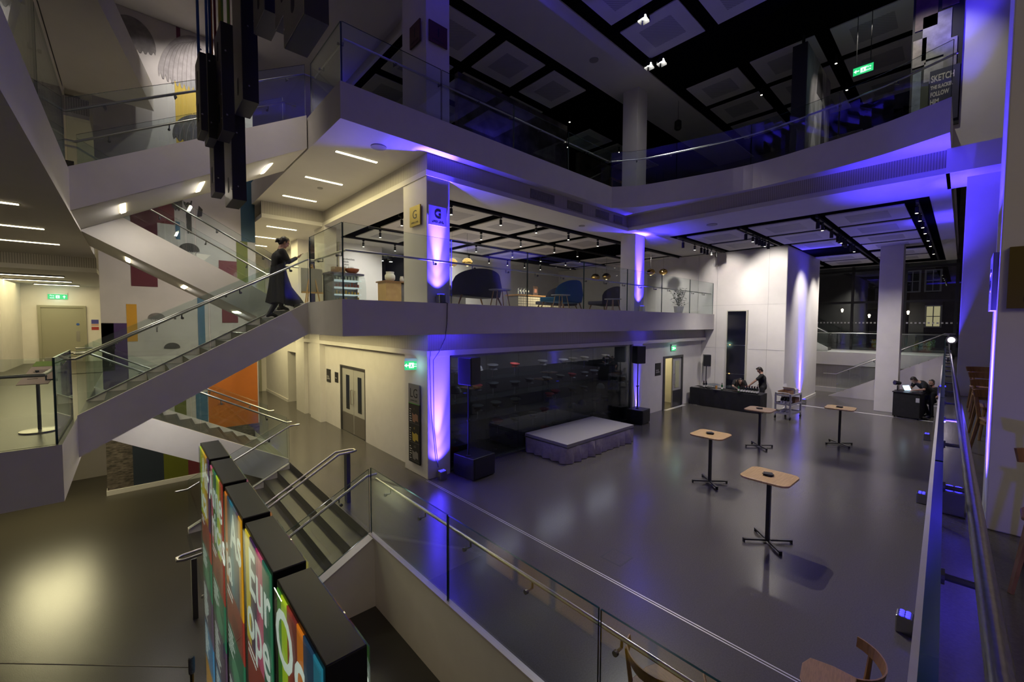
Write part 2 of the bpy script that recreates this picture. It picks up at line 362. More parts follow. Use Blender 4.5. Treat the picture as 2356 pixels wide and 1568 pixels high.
b = MB(); b.box(26.8, 30, .3, 8.4, 0, 1.45, 0); b.box(26.7, 30, .3, 8.4, 1.45, 2.1, 1); b.box(26.76, 30, .3, 8.4, 0, .25, 1); struct('floor', b, [RIB, WHITE])
# ---- right-hand boundary behind the terrace
b = MB(); b.box(-3, 31, -6.2, -6, GM, ROOF); struct('wall_terrace', b, WHITE)
# ================================================================ STAIRS AND GLASS BALUSTRADES
TREAD = mat('stair_resin', (.07, .064, .054), .45, noise=.25, nscale=90, bump=.05)
NOSE = mat('dark_nosing', (.03, .03, .028), .4)
def staircase(label, x0, z0, x1, z1, y0, y1, n, stringers=True, depth=.66, group=None, soffit=True):
    """n risers climbing from (x0,z0) to (x1,z1), treads spanning y0..y1"""
    t = thing('staircase', label, 'staircase', ((x0 + x1) / 2, (y0 + y1) / 2, z0), 0, group)
    dx = (x1 - x0) / n; dz = (z1 - z0) / n; s = 1 if dx > 0 else -1
    for i in range(n):
        xa = x0 + dx * i; xb = x0 + dx * (i + 1); z = z0 + dz * i; m = MB()
        if i == 0: z -= .002
        a, c = min(xa, xb), max(xa, xb)
        m.box(a, c, y0 + .05, y1 - .05, max(z - dz - .12, LL - .05), z, 0)
        if i == n - 1: m.box(min(xb, xb - s * .02), max(xb, xb - s * .02), y0 + .05, y1 - .05, z, z + dz - .003, 0)
        nx = xa; m.box(min(nx, nx + s * .055), max(nx, nx + s * .055), y0 + .05, y1 - .05, z, z + .003, 1)
        m.box(min(nx - s * .002, nx), max(nx - s * .002, nx), y0 + .05, y1 - .05, z - .045, z, 1)
        m.build('step', [TREAD, NOSE], t)
    if stringers:
        P = [(x0, z0 + .03), (x1, z1 + .03), (x1, z1 - depth), (x0, max(z0 - depth, LL) if z0 > LL + .3 else z0)]
        for ya, yb in ((y0, y0 + .06), (y1 - .06, y1)):
            m = MB(); m.yprism(P, ya, yb); m.build('stringer', WHITE, t)
    if soffit:
        P = [(x0, z0 - depth + .06), (x1, z1 - depth + .06), (x1, z1 - depth), (x0, z0 - depth)]
        m = MB(); m.yprism(P, y0 + .02, y1 - .02); m.build('soffit', WHITE2, t)
    return t
SX0, SX1 = -.69, 2.87
st_A = staircase('white sided staircase the person in black is climbing', SX0, GM, SX1, GU, 9.65, 11.5, 12)
st_C = staircase('upper white staircase rising to the top balcony corner', SX0, M2, SX1, L1, 9.65, 11.5, 12)
st_B = staircase('white staircase descending rightward behind the climbing person, in front of the parachute mural', SX1, GU, SX0, M2, 11.55, 13.7, 12)
st_E = staircase('white staircase with dark nosings descending in front of the orange mural panel', SX1, LG, SX0, GM, 11.55, 13.7, 12)
st_W = staircase('wide low staircase with central double handrail behind the colourful kiosks', .76, LL, 2.86, LG, 6.58, 11.42, 7, stringers=False, soffit=False)
m = MB(); m.yprism([(.8, LL), (2.86, LL), (2.86, -.05), (.8, LL + .1)], 11.42, 11.55); m.build('stringer', WHITE, st_W)
def seg_pts(pts, step):
    """points every `step` along a polyline, with the segment direction"""
    out = []; d = step * .5
    for a, b in zip(pts, pts[1:]):
        a, b = Vector(a), Vector(b); L = (b - a).length
        while d < L: out.append((a.lerp(b, d / L), (b - a).normalized())); d += step
        d -= L
    return out
def balustrade(label, pts, side, h=1.12, rail_h=.93, base=.0, pitch=2.15, rail_ext=(0, 0), rail=True, group=None, hook=0, br=1.05, both=False, t=.022):
    """glass panels standing on the 3D polyline pts, a steel handrail held off them on the side given (+1 = left of travel)"""
    p0 = Vector(pts[0]); T = thing('glass_balustrade', label, 'balustrade', tuple(p0), 0, group)
    gap = .012
    Q = [Vector(p) for p in pts]; runs = [[Q[0]]]
    for k in range(1, len(Q)):                                   # sharp corners end a run; gentle bends stay one curved pane
        runs[-1].append(Q[k])
        if k < len(Q) - 1:
            u, v = (Q[k] - Q[k - 1]), (Q[k + 1] - Q[k])
            if Vector((u.x, u.y, 0)).angle(Vector((v.x, v.y, 0))) > .45: runs.append([Q[k]])
    for run in runs:
        cum = [0]
        for p, q in zip(run, run[1:]): cum.append(cum[-1] + Vector((q.x - p.x, q.y - p.y)).length)
        def at_len(d):
            for k in range(len(run) - 1):
                if d <= cum[k + 1] + 1e-6: return run[k].lerp(run[k + 1], (d - cum[k]) / max(1e-6, cum[k + 1] - cum[k]))
            return run[-1].copy()
        n = max(1, round(cum[-1] / pitch))
        for i in range(n):
            d0, d1 = cum[-1] * i / n + gap, cum[-1] * (i + 1) / n - gap
            P = [at_len(d0)] + [run[k].copy() for k in range(1, len(run) - 1) if d0 + .02 < cum[k] < d1 - .02] + [at_len(d1)]
            rows = []; m = MB(); up = Vector((0, 0, h)); bz = Vector((0, 0, base))
            for k, p in enumerate(P):
                u = P[min(k + 1, len(P) - 1)] - P[max(k - 1, 0)]; u = Vector((u.x, u.y, 0)).normalized(); nn = Vector((-u.y, u.x, 0)) * t / 2
                rows.append(m.vs([p + nn + bz, p + nn + up, p - nn + up, p - nn + bz]))
            for A, B in zip(rows, rows[1:]):
                m.face([A[0], B[0], B[1], A[1]], 0); m.face([A[2], B[2], B[3], A[3]], 0); m.face([A[1], B[1], B[2], A[2]], 1); m.face([A[3], B[3], B[0], A[0]], 1)
            m.face(rows[0][::-1], 1); m.face(rows[-1], 1)
            m.build('glass_panel', [GLASS, GEDGE], T)
    if rail:
        for sd in ((side, -side) if both else (side,)):
            off = []
            P = [Vector(p) for p in pts]
            for i, p in enumerate(P):
                ds = []
                if i > 0: e = P[i] - P[i - 1]; ds.append(Vector((e.x, e.y, 0)).normalized())
                if i < len(P) - 1: e = P[i + 1] - P[i]; ds.append(Vector((e.x, e.y, 0)).normalized())
                nn = sum((Vector((-e.y, e.x, 0)) for e in ds), Vector()); nn = nn / max(nn.length, 1e-6)
                k = 1 / max(.5, nn.dot(Vector((-ds[0].y, ds[0].x, 0))))
                off.append(p + nn * .1 * sd * k + Vector((0, 0, rail_h)))
            ex = list(off)
            if rail_ext[0]:
                e = off[0] - off[1]; e = Vector((e.x, e.y, 0)).normalized(); ex.insert(0, off[0] + e * rail_ext[0])
            if rail_ext[1]:
                e = off[-1] - off[-2]; e = Vector((e.x, e.y, 0)).normalized(); ex.append(off[-1] + e * rail_ext[1])
            if len(ex) == 2: ex = [ex[0], ex[0].lerp(ex[1], .5), ex[1]]
            m = MB(); m.tube(ex, .022, 10, round_ends=True); HR = m.build('handrail', STEEL, T, smooth=True)
            for q, dr in seg_pts(off, br):
                dh = Vector((dr.x, dr.y, 0)).normalized(); nn = Vector((-dh.y, dh.x, 0)) * sd
                m = MB(); m.tube([q - Vector((0, 0, .015)), q - Vector((0, 0, .085)), q - nn * .09 - Vector((0, 0, .085))], .011, 8)
                m.tube([q - nn * .105 - Vector((0, 0, .085)), q - nn * .075 - Vector((0, 0, .085))], .024, 12)
                m.build('rail_bracket', DSTEEL, HR)
    return T
# around the voids
balustrade('near glass balustrade along the sunken stair edge, steel rail inside', [(2.85, 6.56, .02), (2.85, -.3, .02)], 1, h=1.12, rail_h=.9, pitch=2.15)
balustrade('glass balustrade on the middle balcony in front of the cafe', [(2.87, 9.6, GU), (2.87, 7.7, GU), (19.45, 7.7, GU)], 1, h=1.4, rail_h=.92, pitch=2.3)
cv = [(x - .0 + (.06 if i > 1 else 0), y + (.02 if i == 0 else 0), L1) for i, (x, y) in enumerate(CURVE)]
balustrade('curving glass balustrade on the top balcony with thin steel rail', [(2.95, 9.6, L1), (2.95, 7.86, L1)] + [(11.54, 7.86, L1)] + [(x + .05, y, L1) for x, y in CURVE[1:]], 1, h=1.1, rail_h=.86, pitch=2.15)
balustrade('glass balustrade round the entrance landing beside the tilted notice', [(-8.5, 7.72, GM), (-.74, 7.72, GM), (-.74, 9.62, GM)], 1, h=1.1, rail_h=.88, pitch=2.6)
balustrade('glass balustrade on the dark landing at the top left', [(-.71, 1.8, M2), (-.71, 9.62, M2)], 1, h=1.1, rail_h=.9, pitch=2.4)
# along the flights: near and far side
def flight_glass(lab, x0, z0, x1, z1, y, side, ext=(.12, .25), **k):
    return balustrade(lab, [(x0, y, z0 + .02), (x1, y, z1 + .02)], side, h=1.08, rail_h=.92, rail_ext=ext, pitch=1.8, **k)
flight_glass('near glass side and handrail of the staircase with the climbing person', SX0, GM, SX1, GU, 9.69, 1)
flight_glass('far glass side and handrail of the staircase with the climbing person', SX0, GM, SX1, GU, 11.44, -1)
flight_glass('near glass side of the top left staircase to the upper balcony', SX0, M2, SX1, L1, 9.69, 1)
flight_glass('far glass side of the top left staircase to the upper balcony', SX0, M2, SX1, L1, 11.44, -1)
flight_glass('near glass side of the descending staircase in front of the mural paratroopers', SX1, GU, SX0, M2, 11.6, -1)
flight_glass('far glass side of the descending staircase in front of the mural paratroopers', SX1, GU, SX0, M2, 13.65, 1)
flight_glass('near glass side of the lower staircase before the orange mural panel', SX1, LG, SX0, GM, 11.62, -1)
flight_glass('far glass side of the lower staircase before the orange mural panel', SX1, LG, SX0, GM, 13.65, 1)
flight_glass('left glass side and rail of the wide low staircase', 2.86, LG, .8, LL + .1, 11.4, 1, ext=(.2, .2))
flight_glass('right glass side and rail of the wide low staircase', 2.86, LG, .8, LL + .1, 6.62, -1, ext=(.15, .2))
# central double handrail of the wide stair
T = thing('handrail', 'central double handrail of the wide low staircase on dark posts', 'handrail', (1.8, 8.1, -.5))
m = MB()
pth = lambda dy: [(3.12, 8.1 + dy, 1.0), (2.86, 8.1 + dy, 1.0), (.85, 8.1 + dy, -.12), (.5, 8.1 + dy, -.14)]
loop = pth(-.09) + [(.42, 8.05, -.14), (.42, 8.15, -.14)] + pth(.09)[::-1] + [(3.2, 8.15, 1.0), (3.2, 8.05, 1.0), (3.12, 8.01, 1.0)]
m.tube(loop, .021, 10); m.build('rail', STEEL, T, smooth=True)
for x, z in ((3.05, 0), (.62, LL)):
    m = MB(); m.box(x - .035, x + .035, 8.03, 8.17, z, z + .97); m.build('post', DSTEEL, T)
# right-hand terrace parapet: glass with a heavy rail running away from the viewer
def rline(x, off): return off + .0187 * x
balustrade('long glass parapet of the right hand terrace with heavy steel handrail', [(.3, rline(.3, .0), GM + .02), (22.0, rline(22, .0), GM + .02)], -1, h=.98, rail_h=.85, pitch=2.2, br=1.03, t=.024)
# stair, landing and rails at the far end of the hall
t = thing('staircase', 'far staircase climbing to the right behind the white column', 'staircase', (26.0, 2.3, 0))
for i in range(12):
    y = 4.0 - .3 * i; z = .175 * (i + 1); m = MB(); m.box(25.5, 26.7, y - .3, y, 0, z, 0); m.build('step', [TREAD], t)
m = MB(); m.xprism([(4.4, 0), (4.0, .2), (.4, 2.3), (.4, 0)], 25.38, 25.5); m.build('stringer', WHITE, t)
balustrade('glass side and rail of the far staircase behind the white column', [(25.45, 4.1, .2), (25.45, .5, 2.25)], -1, h=1.0, rail_h=.9, rail_ext=(.5, .3), pitch=1.8)
balustrade('glass balustrade on the far landing below the dark windows', [(26.75, 8.3, 2.1), (26.75, .4, 2.1)], 1, h=1.0, rail_h=.98, pitch=2)
t = thing('staircase', 'dark far flight rising leftward from the landing beneath the windows', 'staircase', (28, 6.2, 2.1))
for i in range(10):
    y = 4.9 + .3 * i; z = 2.1 + .17 * (i + 1); m = MB(); m.box(27.2, 28.6, y, y + .3, z - .25, z, 0); m.build('step', [TREAD], t)
m = MB(); m.xprism([(4.8, 2.1), (4.8, 2.3), (8, 4.1), (8, 3.7), (5.2, 2.1)], 27.1, 27.2); m.build('stringer', WHITE, t)
balustrade('glass side and rail of the dark far flight under the windows', [(27.15, 4.8, 2.15), (27.15, 8.0, 3.95)], -1, h=1.0, rail_h=.9, pitch=1.7)
# ================================================================ LAMPS AND LIGHT
STRIP = glow('strip_diffuser', (1.0, .86, .52), 14)
def strip_light(x0, x1, y, z, label, group, tilt=None):
    T = thing('strip_light', label, 'ceiling light', ((x0 + x1) / 2, y, z), 0, group)
    m = MB(); m.box(x0 - .02, x1 + .02, y - .05, y + .05, z - .004, z + .03); m.build('housing', DSTEEL, T)
    m = MB(); m.box(x0, x1, y - .035, y + .035, z - .012, z - .004); m.build('diffuser', STRIP, T)
    return T
ORD = ['first', 'second', 'third', 'fourth', 'fifth', 'sixth', 'seventh', 'eighth', 'ninth', 'tenth', 'eleventh', 'twelfth']
for i, y in enumerate((9.35, 11.5, 13.65)):
    strip_light(3.37, 4.3, y, 7.25, 'white strip light under the top balcony, %s back from its corner' % ORD[i], 'strip lights under the top balcony')
for i, y in enumerate((15.9, 18.1, 20.2, 22.3)):
    strip_light(3.42, 4.33, y, 6.74, 'strip light beyond the ribbed bulkhead behind the climbing person, %s row back' % ORD[i], 'strip lights in the corridor behind the climbing person')
for i, (x1, y) in enumerate(((-1.18, 9.45), (-1.16, 11.67), (-1.15, 13.8))):
    strip_light(-5.5, x1, y, 5.25, 'long strip light under the left landing, %s from the front' % ORD[i], 'strip lights under the left landing')
for i, (x0, x1, y) in enumerate(((-6, -1.45, 18.1), (-3.1, -1.45, 20.2), (-2.5, -1.4, 22.2))):
    strip_light(x0, x1, y, 4.825, 'strip light over the hall door side, %s behind the ribbed bulkhead' % ORD[i], 'strip lights in the entrance hall ceiling')
for i, y in enumerate((9.4, 12.0, 14.5)):
    strip_light(3.4, 4.3, y + .3, 3.24, 'strip light in the lower corridor ceiling, %s from the blue lit column' % ORD[i], 'strip lights in the lower corridor')
def slope_light(x0, x1, y, f, label):
    T = thing('strip_light', label, 'ceiling light', (x0, y, f(x0)), 0, 'strip lights under the stair flights')
    z0, z1 = f(x0) - .012, f(x1) - .012
    m = MB(); m.yprism([(x0, z0), (x1, z1), (x1, z1 + .02), (x0, z0 + .02)], y - .035, y + .035); m.build('diffuser', STRIP, T)
def flatlight(x, y0, y1, f, label):
    T = thing('strip_light', label, 'ceiling light', (x, y0, f(x)), 0, 'strip lights under the stair flights')
    m = MB(); w = .035; m.loft([(x - w, y0, f(x - w) - .014), (x + w, y0, f(x + w) - .014), (x + w, y1, f(x + w) - .014), (x - w, y1, f(x - w) - .014)], [(x - w, y0, f(x - w) - .002), (x + w, y0, f(x + w) - .002), (x + w, y1, f(x + w) - .002), (x - w, y1, f(x - w) - .002)]); m.build('diffuser', STRIP, T)
fC = lambda x: M2 + (x - SX0) * 1.98 / (SX1 - SX0) - .66
fB = lambda x: GU + (SX1 - x) * 1.98 / (SX1 - SX0) - .66
fA = lambda x: GM + (x - SX0) * 1.98 / (SX1 - SX0) - .66
for x, w in ((-.06, 'left'), (1.1, 'middle'), (2.3, 'right')): flatlight(x, 10.2, 11.0, fC, 'short slanting strip light under the top left flight, %s of three' % {'left': 'lowest', 'middle': 'middle', 'right': 'highest'}[w])
for x, w in ((-.03, 'highest'), (.95, 'middle'), (2.0, 'lowest')): flatlight(x, 12.3, 13.1, fB, 'short strip light under the flight before the mural, %s of three' % w)
# area light of the strips, just under each run
lamp('corridor_strip', 'AREA', (4.0, 11.5, 7.15), 60, WARM, (4.0, 11.5, 0), .9, sy=5)
lamp('corridor_far', 'AREA', (4.0, 18.5, 6.65), 90, WARM, (4.0, 18.5, 0), .9, sy=6)
lamp('lower_corridor', 'AREA', (3.9, 12.8, 3.2), 75, WARM, (3.9, 12.8, 0), .5, sy=6)
lamp('lower_corridor_end', 'AREA', (3.9, 19.5, 3.2), 70, WARM, (3.9, 19.5, 0), .5, sy=5)
lamp('hall_front', 'AREA', (-3.5, 11.0, 5.2), 110, WARM, (-3.5, 11.6, 0), 4, sy=4)
lamp('hall_back', 'AREA', (-3.2, 20.0, 4.8), 130, WARM, (-3.2, 20.0, 0), 3.5, sy=4)
lamp('lower_hall', 'AREA', (-3.5, 12.5, 1.2), 35, WARM, (-3.5, 12.5, -2), 4, sy=6)
lamp('upper_hall', 'AREA', (-3.5, 19, 8.6), 22, WARM, (-3.5, 19, 0), 3, sy=4)
# blue uplighters at the feet of the columns
LENS = glow('blue_lens', (.03, .025, 1.0), 3.2)
def uplighter(x, y, z, label, power=200, angle=34, tgt=(0, 0), rot=0, spread=None):
    T = thing('uplighter', label, 'uplighter', (x, y, z), rot, 'blue floor uplighters')
    m = MB(); m.box(-.085, .085, -.075, .075, 0, .2); m.build('housing', mat('mirror_housing', (.35, .35, .38), .18, .9), T, world=False, bevel=.012)
    m = MB()
    for i in range(3):
        for j in range(2): m.lathe([(.022, .2), (.022, .212), (.012, .215)], 10, 0, Matrix.Translation((-.052 + i * .052, -.026 + j * .052, 0)))
    m.build('lens', LENS, T, world=False)
    if power: lamp('uplight_beam', 'SPOT', (x, y, z + .23), power * .4, BLUE, (x + tgt[0], y + tgt[1], z + 3), .03, max(angle, 100), 1.0)
    if power: lamp('uplight_beam', 'SPOT', (x, y, z + .23), power * 12, BLUE, (x + tgt[0] * 1.5, y + tgt[1] * 1.5, z + 3), .02, 22, 1.0)
    if power: lamp('uplight_beam', 'SPOT', (x, y, z + .23), power * 1.5, BLUE, (x + tgt[0] * .8, y + tgt[1] * .8, z + 3), .02, 48, 1.0); lamp('uplight_spill', 'SPOT', (x, y - .06 * (tgt[1] > 0), z + .23), power * 2.5, BLUE, (x, y - .06 * (tgt[1] > 0), z + 3), .02, 26, 1.0)
    return T
uplighter(5.07, 7.83, 0, 'chrome blue uplighter at the foot of the directory column', 900, 75, (0, .12))
uplighter(5.07, 7.86, GU, 'blue uplighter on the middle balcony by the G column', 1000, 75, (0, .12))
uplighter(13.6, 7.86, GU, 'blue uplighter on the middle balcony by the far column', 900, 70, (0, .12))
uplighter(13.6, 8.02, 0, 'blue uplighter behind the far loudspeaker column', 700, 60, (0, .12))
uplighter(21.95, 4.66, 0, 'blue uplighter at the foot of the white curved box wall', 900, 30, (0, .16))
uplighter(17.9, .62, 0, 'blue uplighter on the floor by the parapet wall, farthest of three', 300, 60, (0, -.1))
uplighter(11.5, .43, 0, 'blue uplighter on the floor by the parapet wall, middle of three', 400, 60, (.1, -.1))
uplighter(6.5, .33, 0, 'blue uplighter on the floor by the parapet wall, nearest of three', 300, 60, (0, 0))
uplighter(5.0, .0, GM, 'blue uplighter behind the terrace glass near the cream column', 700, 60, (0.05, -.2))
uplighter(13.2, .25, GM, 'blue uplighter on the terrace below the far right column', 0)
# blue wash on soffits and the end wall (fixtures standing on the balconies)
lamp('blue_soffit', 'SPOT', (12.3, 1.2, 3.2), 1500, BLUE, (13.4, .6, 7.4), .1, 60, .9)
lamp('blue_wall_high', 'SPOT', (12.4, .5, 8.6), 260, BLUE, (13.4, .3, 11.0), .05, 50, .8)
lamp('blue_gallery', 'SPOT', (8.6, 9.6, 8.0), 160, BLUE, (9.3, 11.2, 8.9), .1, 70, .9)
lamp('blue_landing', 'SPOT', (4.2, 12.6, 8.1), 150, BLUE, (5.2, 15.8, 9.6), .1, 60, .9)
lamp('terrace_blue', 'SPOT', (.35, -.42, 2.3), 60, BLUE, (2.6, -.36, GM), .05, 70, .9)
lamp('pier_blue', 'SPOT', (13.28, .33, 2.3), 2200, BLUE, (13.5, .06, 5.0), .03, 22, .9)
lamp('pier_blue_high', 'SPOT', (12.9, .12, 7.4), 350, BLUE, (13.42, .02, 11.0), .03, 26, .9)
lamp('blue_cafe', 'SPOT', (9.0, 14.0, 4.3), 220, BLUE, (9.5, 14.5, 6.7), .1, 70, .9)
# track spots washing the white box, and general hall lighting
for y, p in ((7.15, 300), (5.35, 250)):
    lamp('box_wash', 'SPOT', (17.5, y, 6.5), p, NEUT, (19.5, y, 5.4), .05, 72, .8)
lamp('box_wash_wide', 'SPOT', (15.6, 6.2, 6.55), 480, NEUT, (19.5, 6.4, 2.6), .08, 80, 1.0)
lamp('box_side', 'SPOT', (21.3, 3.1, 6.5), 420, NEUT, (21.8, 4.85, 4.2), .06, 70, .9)
lamp('box_side', 'SPOT', (23.6, 3.1, 6.5), 360, NEUT, (24.0, 4.85, 4.2), .06, 60, .9)
lamp('hall_down', 'SPOT', (17.1, 4.6, 6.55), 700, NEUT, (16.8, 4.2, 0), .1, 120, .9)
lamp('hall_down', 'SPOT', (19.3, 2.0, 6.55), 500, NEUT, (20.5, 1.8, 0), .1, 110, .9)
lamp('hall_down', 'SPOT', (26.0, 4.0, 6.55), 700, NEUT, (25.5, 3.5, 0), .1, 130, .9)
lamp('gallery_flood', 'SPOT', (12.28, 6.9, 11.5), 2300, NEUT, (9.0, 2.4, 0), .06, 55, .8)
lamp('gallery_flood', 'SPOT', (10.3, 6.05, 11.5), 900, NEUT, (8.0, 3.0, 0), .06, 60, .9)
lamp('cafe_down', 'AREA', (9.5, 12.5, 6.6), 120, NEUT, (9.5, 12.5, 0), 6, sy=5)
lamp('cafe_wall', 'SPOT', (10.5, 14.2, 6.5), 300, NEUT, (10.5, 17, 5.0), .1, 100, .9)
lamp('cafe_wall', 'SPOT', (6.9, 14.6, 6.5), 220, NEUT, (6.9, 17, 5.2), .1, 70, .9)
lamp('cafe_end', 'SPOT', (17.2, 9.6, 6.5), 200, NEUT, (19.5, 9.4, 4.4), .1, 70, .9)
# spots over the stair void lighting the mural and the flights
lamp('mural_spot', 'SPOT', (2.3, 13.7, 11.75), 300, NEUT, (2.0, 15.4, 10.4), .06, 80, .8)
lamp('mural_spot', 'SPOT', (.8, 13.2, 11.75), 160, NEUT, (.9, 15.4, 9.4), .08, 75, .9)
lamp('mural_spot', 'SPOT', (3.4, 13.0, 6.6), 260, NEUT, (.6, 15.4, 3.6), .08, 95, .9)
lamp('flight_fill', 'SPOT', (1.5, 8.2, 11.5), 500, (1, .88, .7), (1.2, 11.6, 4.0), .1, 60, .9)
lamp('lower_floor_wash', 'AREA', (-1.5, 14.6, 1.1), 70, (1, .9, .5), (-1.1, 12.5, LL), 1.1, sy=1.1)  # added area lamp under the landing, puts a soft pool on the floor
# terrace ceiling lights behind and to the right of the viewer
lamp('terrace_down', 'AREA', (1.5, -3.6, 6.5), 42, (1, .84, .6), (2.2, -1.5, 0), 2.5, sy=2.5)
# faint fill added inside the cap display, no fixtures there
for x in (7.2, 9.6, 12.0): lamp('display_fill', 'AREA', (x, 8.35, 2.7), 16, (.85, .88, 1), (x, 9.0, 0), 1.6, sy=.2)

for x in (-.06, 1.1, 2.3): lamp('under_flight_lamp', 'AREA', (x, 10.6, fC(x) - .03), 9, NEUT, (x, 10.6, 0), .07, sy=.8)
for x in (-.03, .95, 2.0): lamp('under_flight_lamp', 'AREA', (x, 12.7, fB(x) - .03), 6, NEUT, (x, 12.7, 0), .07, sy=.8)
for x in (.3, 1.6): lamp('under_flight_lamp', 'AREA', (x, 10.6, fA(x) - .03), 14, NEUT, (x, 11.0, 0), .07, sy=.8)  # no strips under this flight; lamps added to brighten the stringer behind
# ================================================================ THE MAIN HALL
# ---- low stage with a pleated skirt
T = thing('stage', 'low portable stage with grey speckled deck and pleated grey skirt', 'stage', (9.47, 7.37, 0))
m = MB(); m.box(7.93, 11.02, 6.57, 8.08, .42, .5); m.build('deck', mat('speckled_deck', (.42, .4, .4), .8, noise=.45, nscale=140, spec=.2), T)
m = MB(); m.box(7.92, 11.03, 6.56, 8.09, .4, .425); m.build('frame', DSTEEL, T)
def skirt(pts, amp, n, z0, z1):
    P = [Vector(p) for p in pts]; out = []
    for a, b in zip(P, P[1:]):
        L = (b - a).length; k = max(2, int(n * L)); u = (b - a).normalized(); nn = Vector((u.y, -u.x))
        for i in range(k):
            q = a.lerp(b, i / k); out.append((q, nn, RND.uniform(.3, 1) * (1 if i % 2 else -.15)))
    out.append((P[-1], Vector((0, 0)), 0)); return out
m = MB(); pr = skirt([(7.93, 8.07), (7.93, 6.57), (11.02, 6.57), (11.02, 8.07)], .05, 7, 0, .4)
rows = []
for z, am in ((.42, .004), (.38, .03), (.2, .09), (.01, .13)): rows.append(m.vs([(p.x + nn.x * am * k, p.y + nn.y * am * k, z) for p, nn, k in pr]))
for A, B in zip(rows, rows[1:]):
    for j in range(len(A) - 1): m.face([A[j], A[j + 1], B[j + 1], B[j]])
o = m.build('skirt', mat('grey_satin_skirt', (.36, .32, .37), .5, noise=.2, nscale=12), T, smooth=True)
# ---- loudspeakers on subwoofers
GRILLE = mat('speaker_grille', (.015, .015, .016), .5, noise=.3, nscale=120)
def subwoofer(x, y, rot, label, s=.66, d=.68, h=.5):
    T = thing('subwoofer', label, 'subwoofer', (x, y, 0), rot, 'subwoofers under the pole speakers')
    m = MB(); m.box(-s / 2, s / 2, -d / 2, d / 2, .02, h); CB = m.build('cabinet', BLACKG, T, world=False, bevel=.015)
    m = MB(); m.box(-s / 2 + .03, s / 2 - .03, -d / 2 - .008, -d / 2, .05, h - .04); m.build('grille', GRILLE, CB, world=False)
    for sx in (-1, 1):
        m = MB(); m.box(sx * s / 2 - .004, sx * s / 2 + .004, -.1, .1, h * .45, h * .62); m.build('handle', BLACK, CB, world=False)
    m = MB()
    for sx in (-1, 1):
        for sy in (-1, 1): m.box(sx * s * .4 - .02, sx * s * .4 + .02, sy * d * .4 - .02, sy * d * .4 + .02, 0, .022)
    m.build('foot', BLACK, T, world=False); return T
def pole_speaker(x, y, z0, zs, rot, label, w=.36, d=.34, h=.6, tripod=False, col=None):
    T = thing('loudspeaker', label, 'loudspeaker', (x, y, z0), rot, 'pole mounted loudspeakers')
    m = MB(); m.tube([(0, 0, .0), (0, 0, zs - z0)], .018, 10); m.tube([(0, 0, .0), (0, 0, (zs - z0) * .5)], .024, 10); m.build('pole', BLACK, T, world=False)
    m = MB(); m.tube([(-.05, 0, (zs - z0) * .5), (.05, 0, (zs - z0) * .5)], .02, 8); m.build('clamp', BLACK, T, world=False)
    if tripod:
        for k in range(3):
            a = k * 2.094; m = MB(); m.tube([(0, 0, .45), (.3 * math.cos(a), .3 * math.sin(a), .012)], .012, 8); m.build('leg', BLACK, T, world=False)
    else:
        m = MB(); m.lathe([(.06, 0), (.06, .012), (.03, .02)], 12); m.build('flange', BLACK, T, world=False)
    z = zs - z0; m = MB()
    m.prism([(-w / 2, -d / 2), (w / 2, -d / 2), (w * .34, d / 2), (-w * .34, d / 2)], z, z + h); CB = m.build('cabinet', col or BLACKG, T, world=False, bevel=.02)
    m = MB(); m.box(-w / 2 + .015, w / 2 - .015, -d / 2 - .006, -d / 2, z + .02, z + h - .02); m.build('grille', GRILLE, CB, world=False)
    return T
subwoofer(5.82, 7.62, .1, 'black subwoofer on the floor beside the blue lit directory column', .68, .7)
pole_speaker(5.6, 7.55, .5, 2.14, .35, 'loudspeaker on a pole nearest the directory column', .4, .4, .62)
subwoofer(13.25, 7.72, .1, 'black subwoofer on the floor right of the stage', .64, .58)
pole_speaker(13.2, 7.75, .5, 2.12, -.35, 'loudspeaker on a pole right of the stage, by the far blue column', .38, .36, .62)
pole_speaker(19.14, 7.8, 0, 1.62, -.9, 'smaller loudspeaker on a tripod behind the drinks table', .32, .3, .52, tripod=True)
# ---- black glazed display wall behind the stage with rows of caps on stands
b = MB()
for x in (5.45, 13.28): b.box(x - .035, x + .035, 8.09, 8.15, 0, 2.78)
b.box(5.42, 13.3, 8.09, 8.15, 0, .05); b.box(5.42, 13.3, 8.09, 8.15, 2.72, 2.78)
fr = struct('window_2', b, DSTEEL)
DG = glass('display_glazing', (.68, .69, .72), 1.3)
for i in range(7):
    a = 5.46 + i * 1.117; m = MB(); m.box(a + .004, a + 1.113, 8.105, 8.125, .05, 2.72); m.build('display_pane', DG, fr)
b = MB(); b.box(5.4, 13.3, 9.6, 9.7, 0, 2.78); b.box(13.3, 13.4, 8.2, 9.7, 0, 2.78); struct('wall_display', b, mat('near_black_wall', (.02, .02, .022), .6))
b = MB(); b.box(5.4, 13.3, 8.15, 9.6, 0, .03); struct('floor', b, BLACK)
for k, z in enumerate((.55, 1.05, 1.55, 2.05)):
    m = MB(); m.box(5.6, 13.2, 8.3, 8.9, z, z + .012); o = m.build('display_shelf', glass('shelf_glass', (.75, .8, .82), 1.0)); tag(o, 'clear glass shelf of caps behind the stage, %s from the floor' % ORD[k], 'shelf', 'display shelves behind the stage')
HATS = [mat('cap_black', (.02, .02, .022), .7), mat('cap_khaki', (.05, .045, .035), .8), mat('cap_red', (.22, .012, .012), .7), mat('helmet_grey', (.03, .03, .03), .5)]
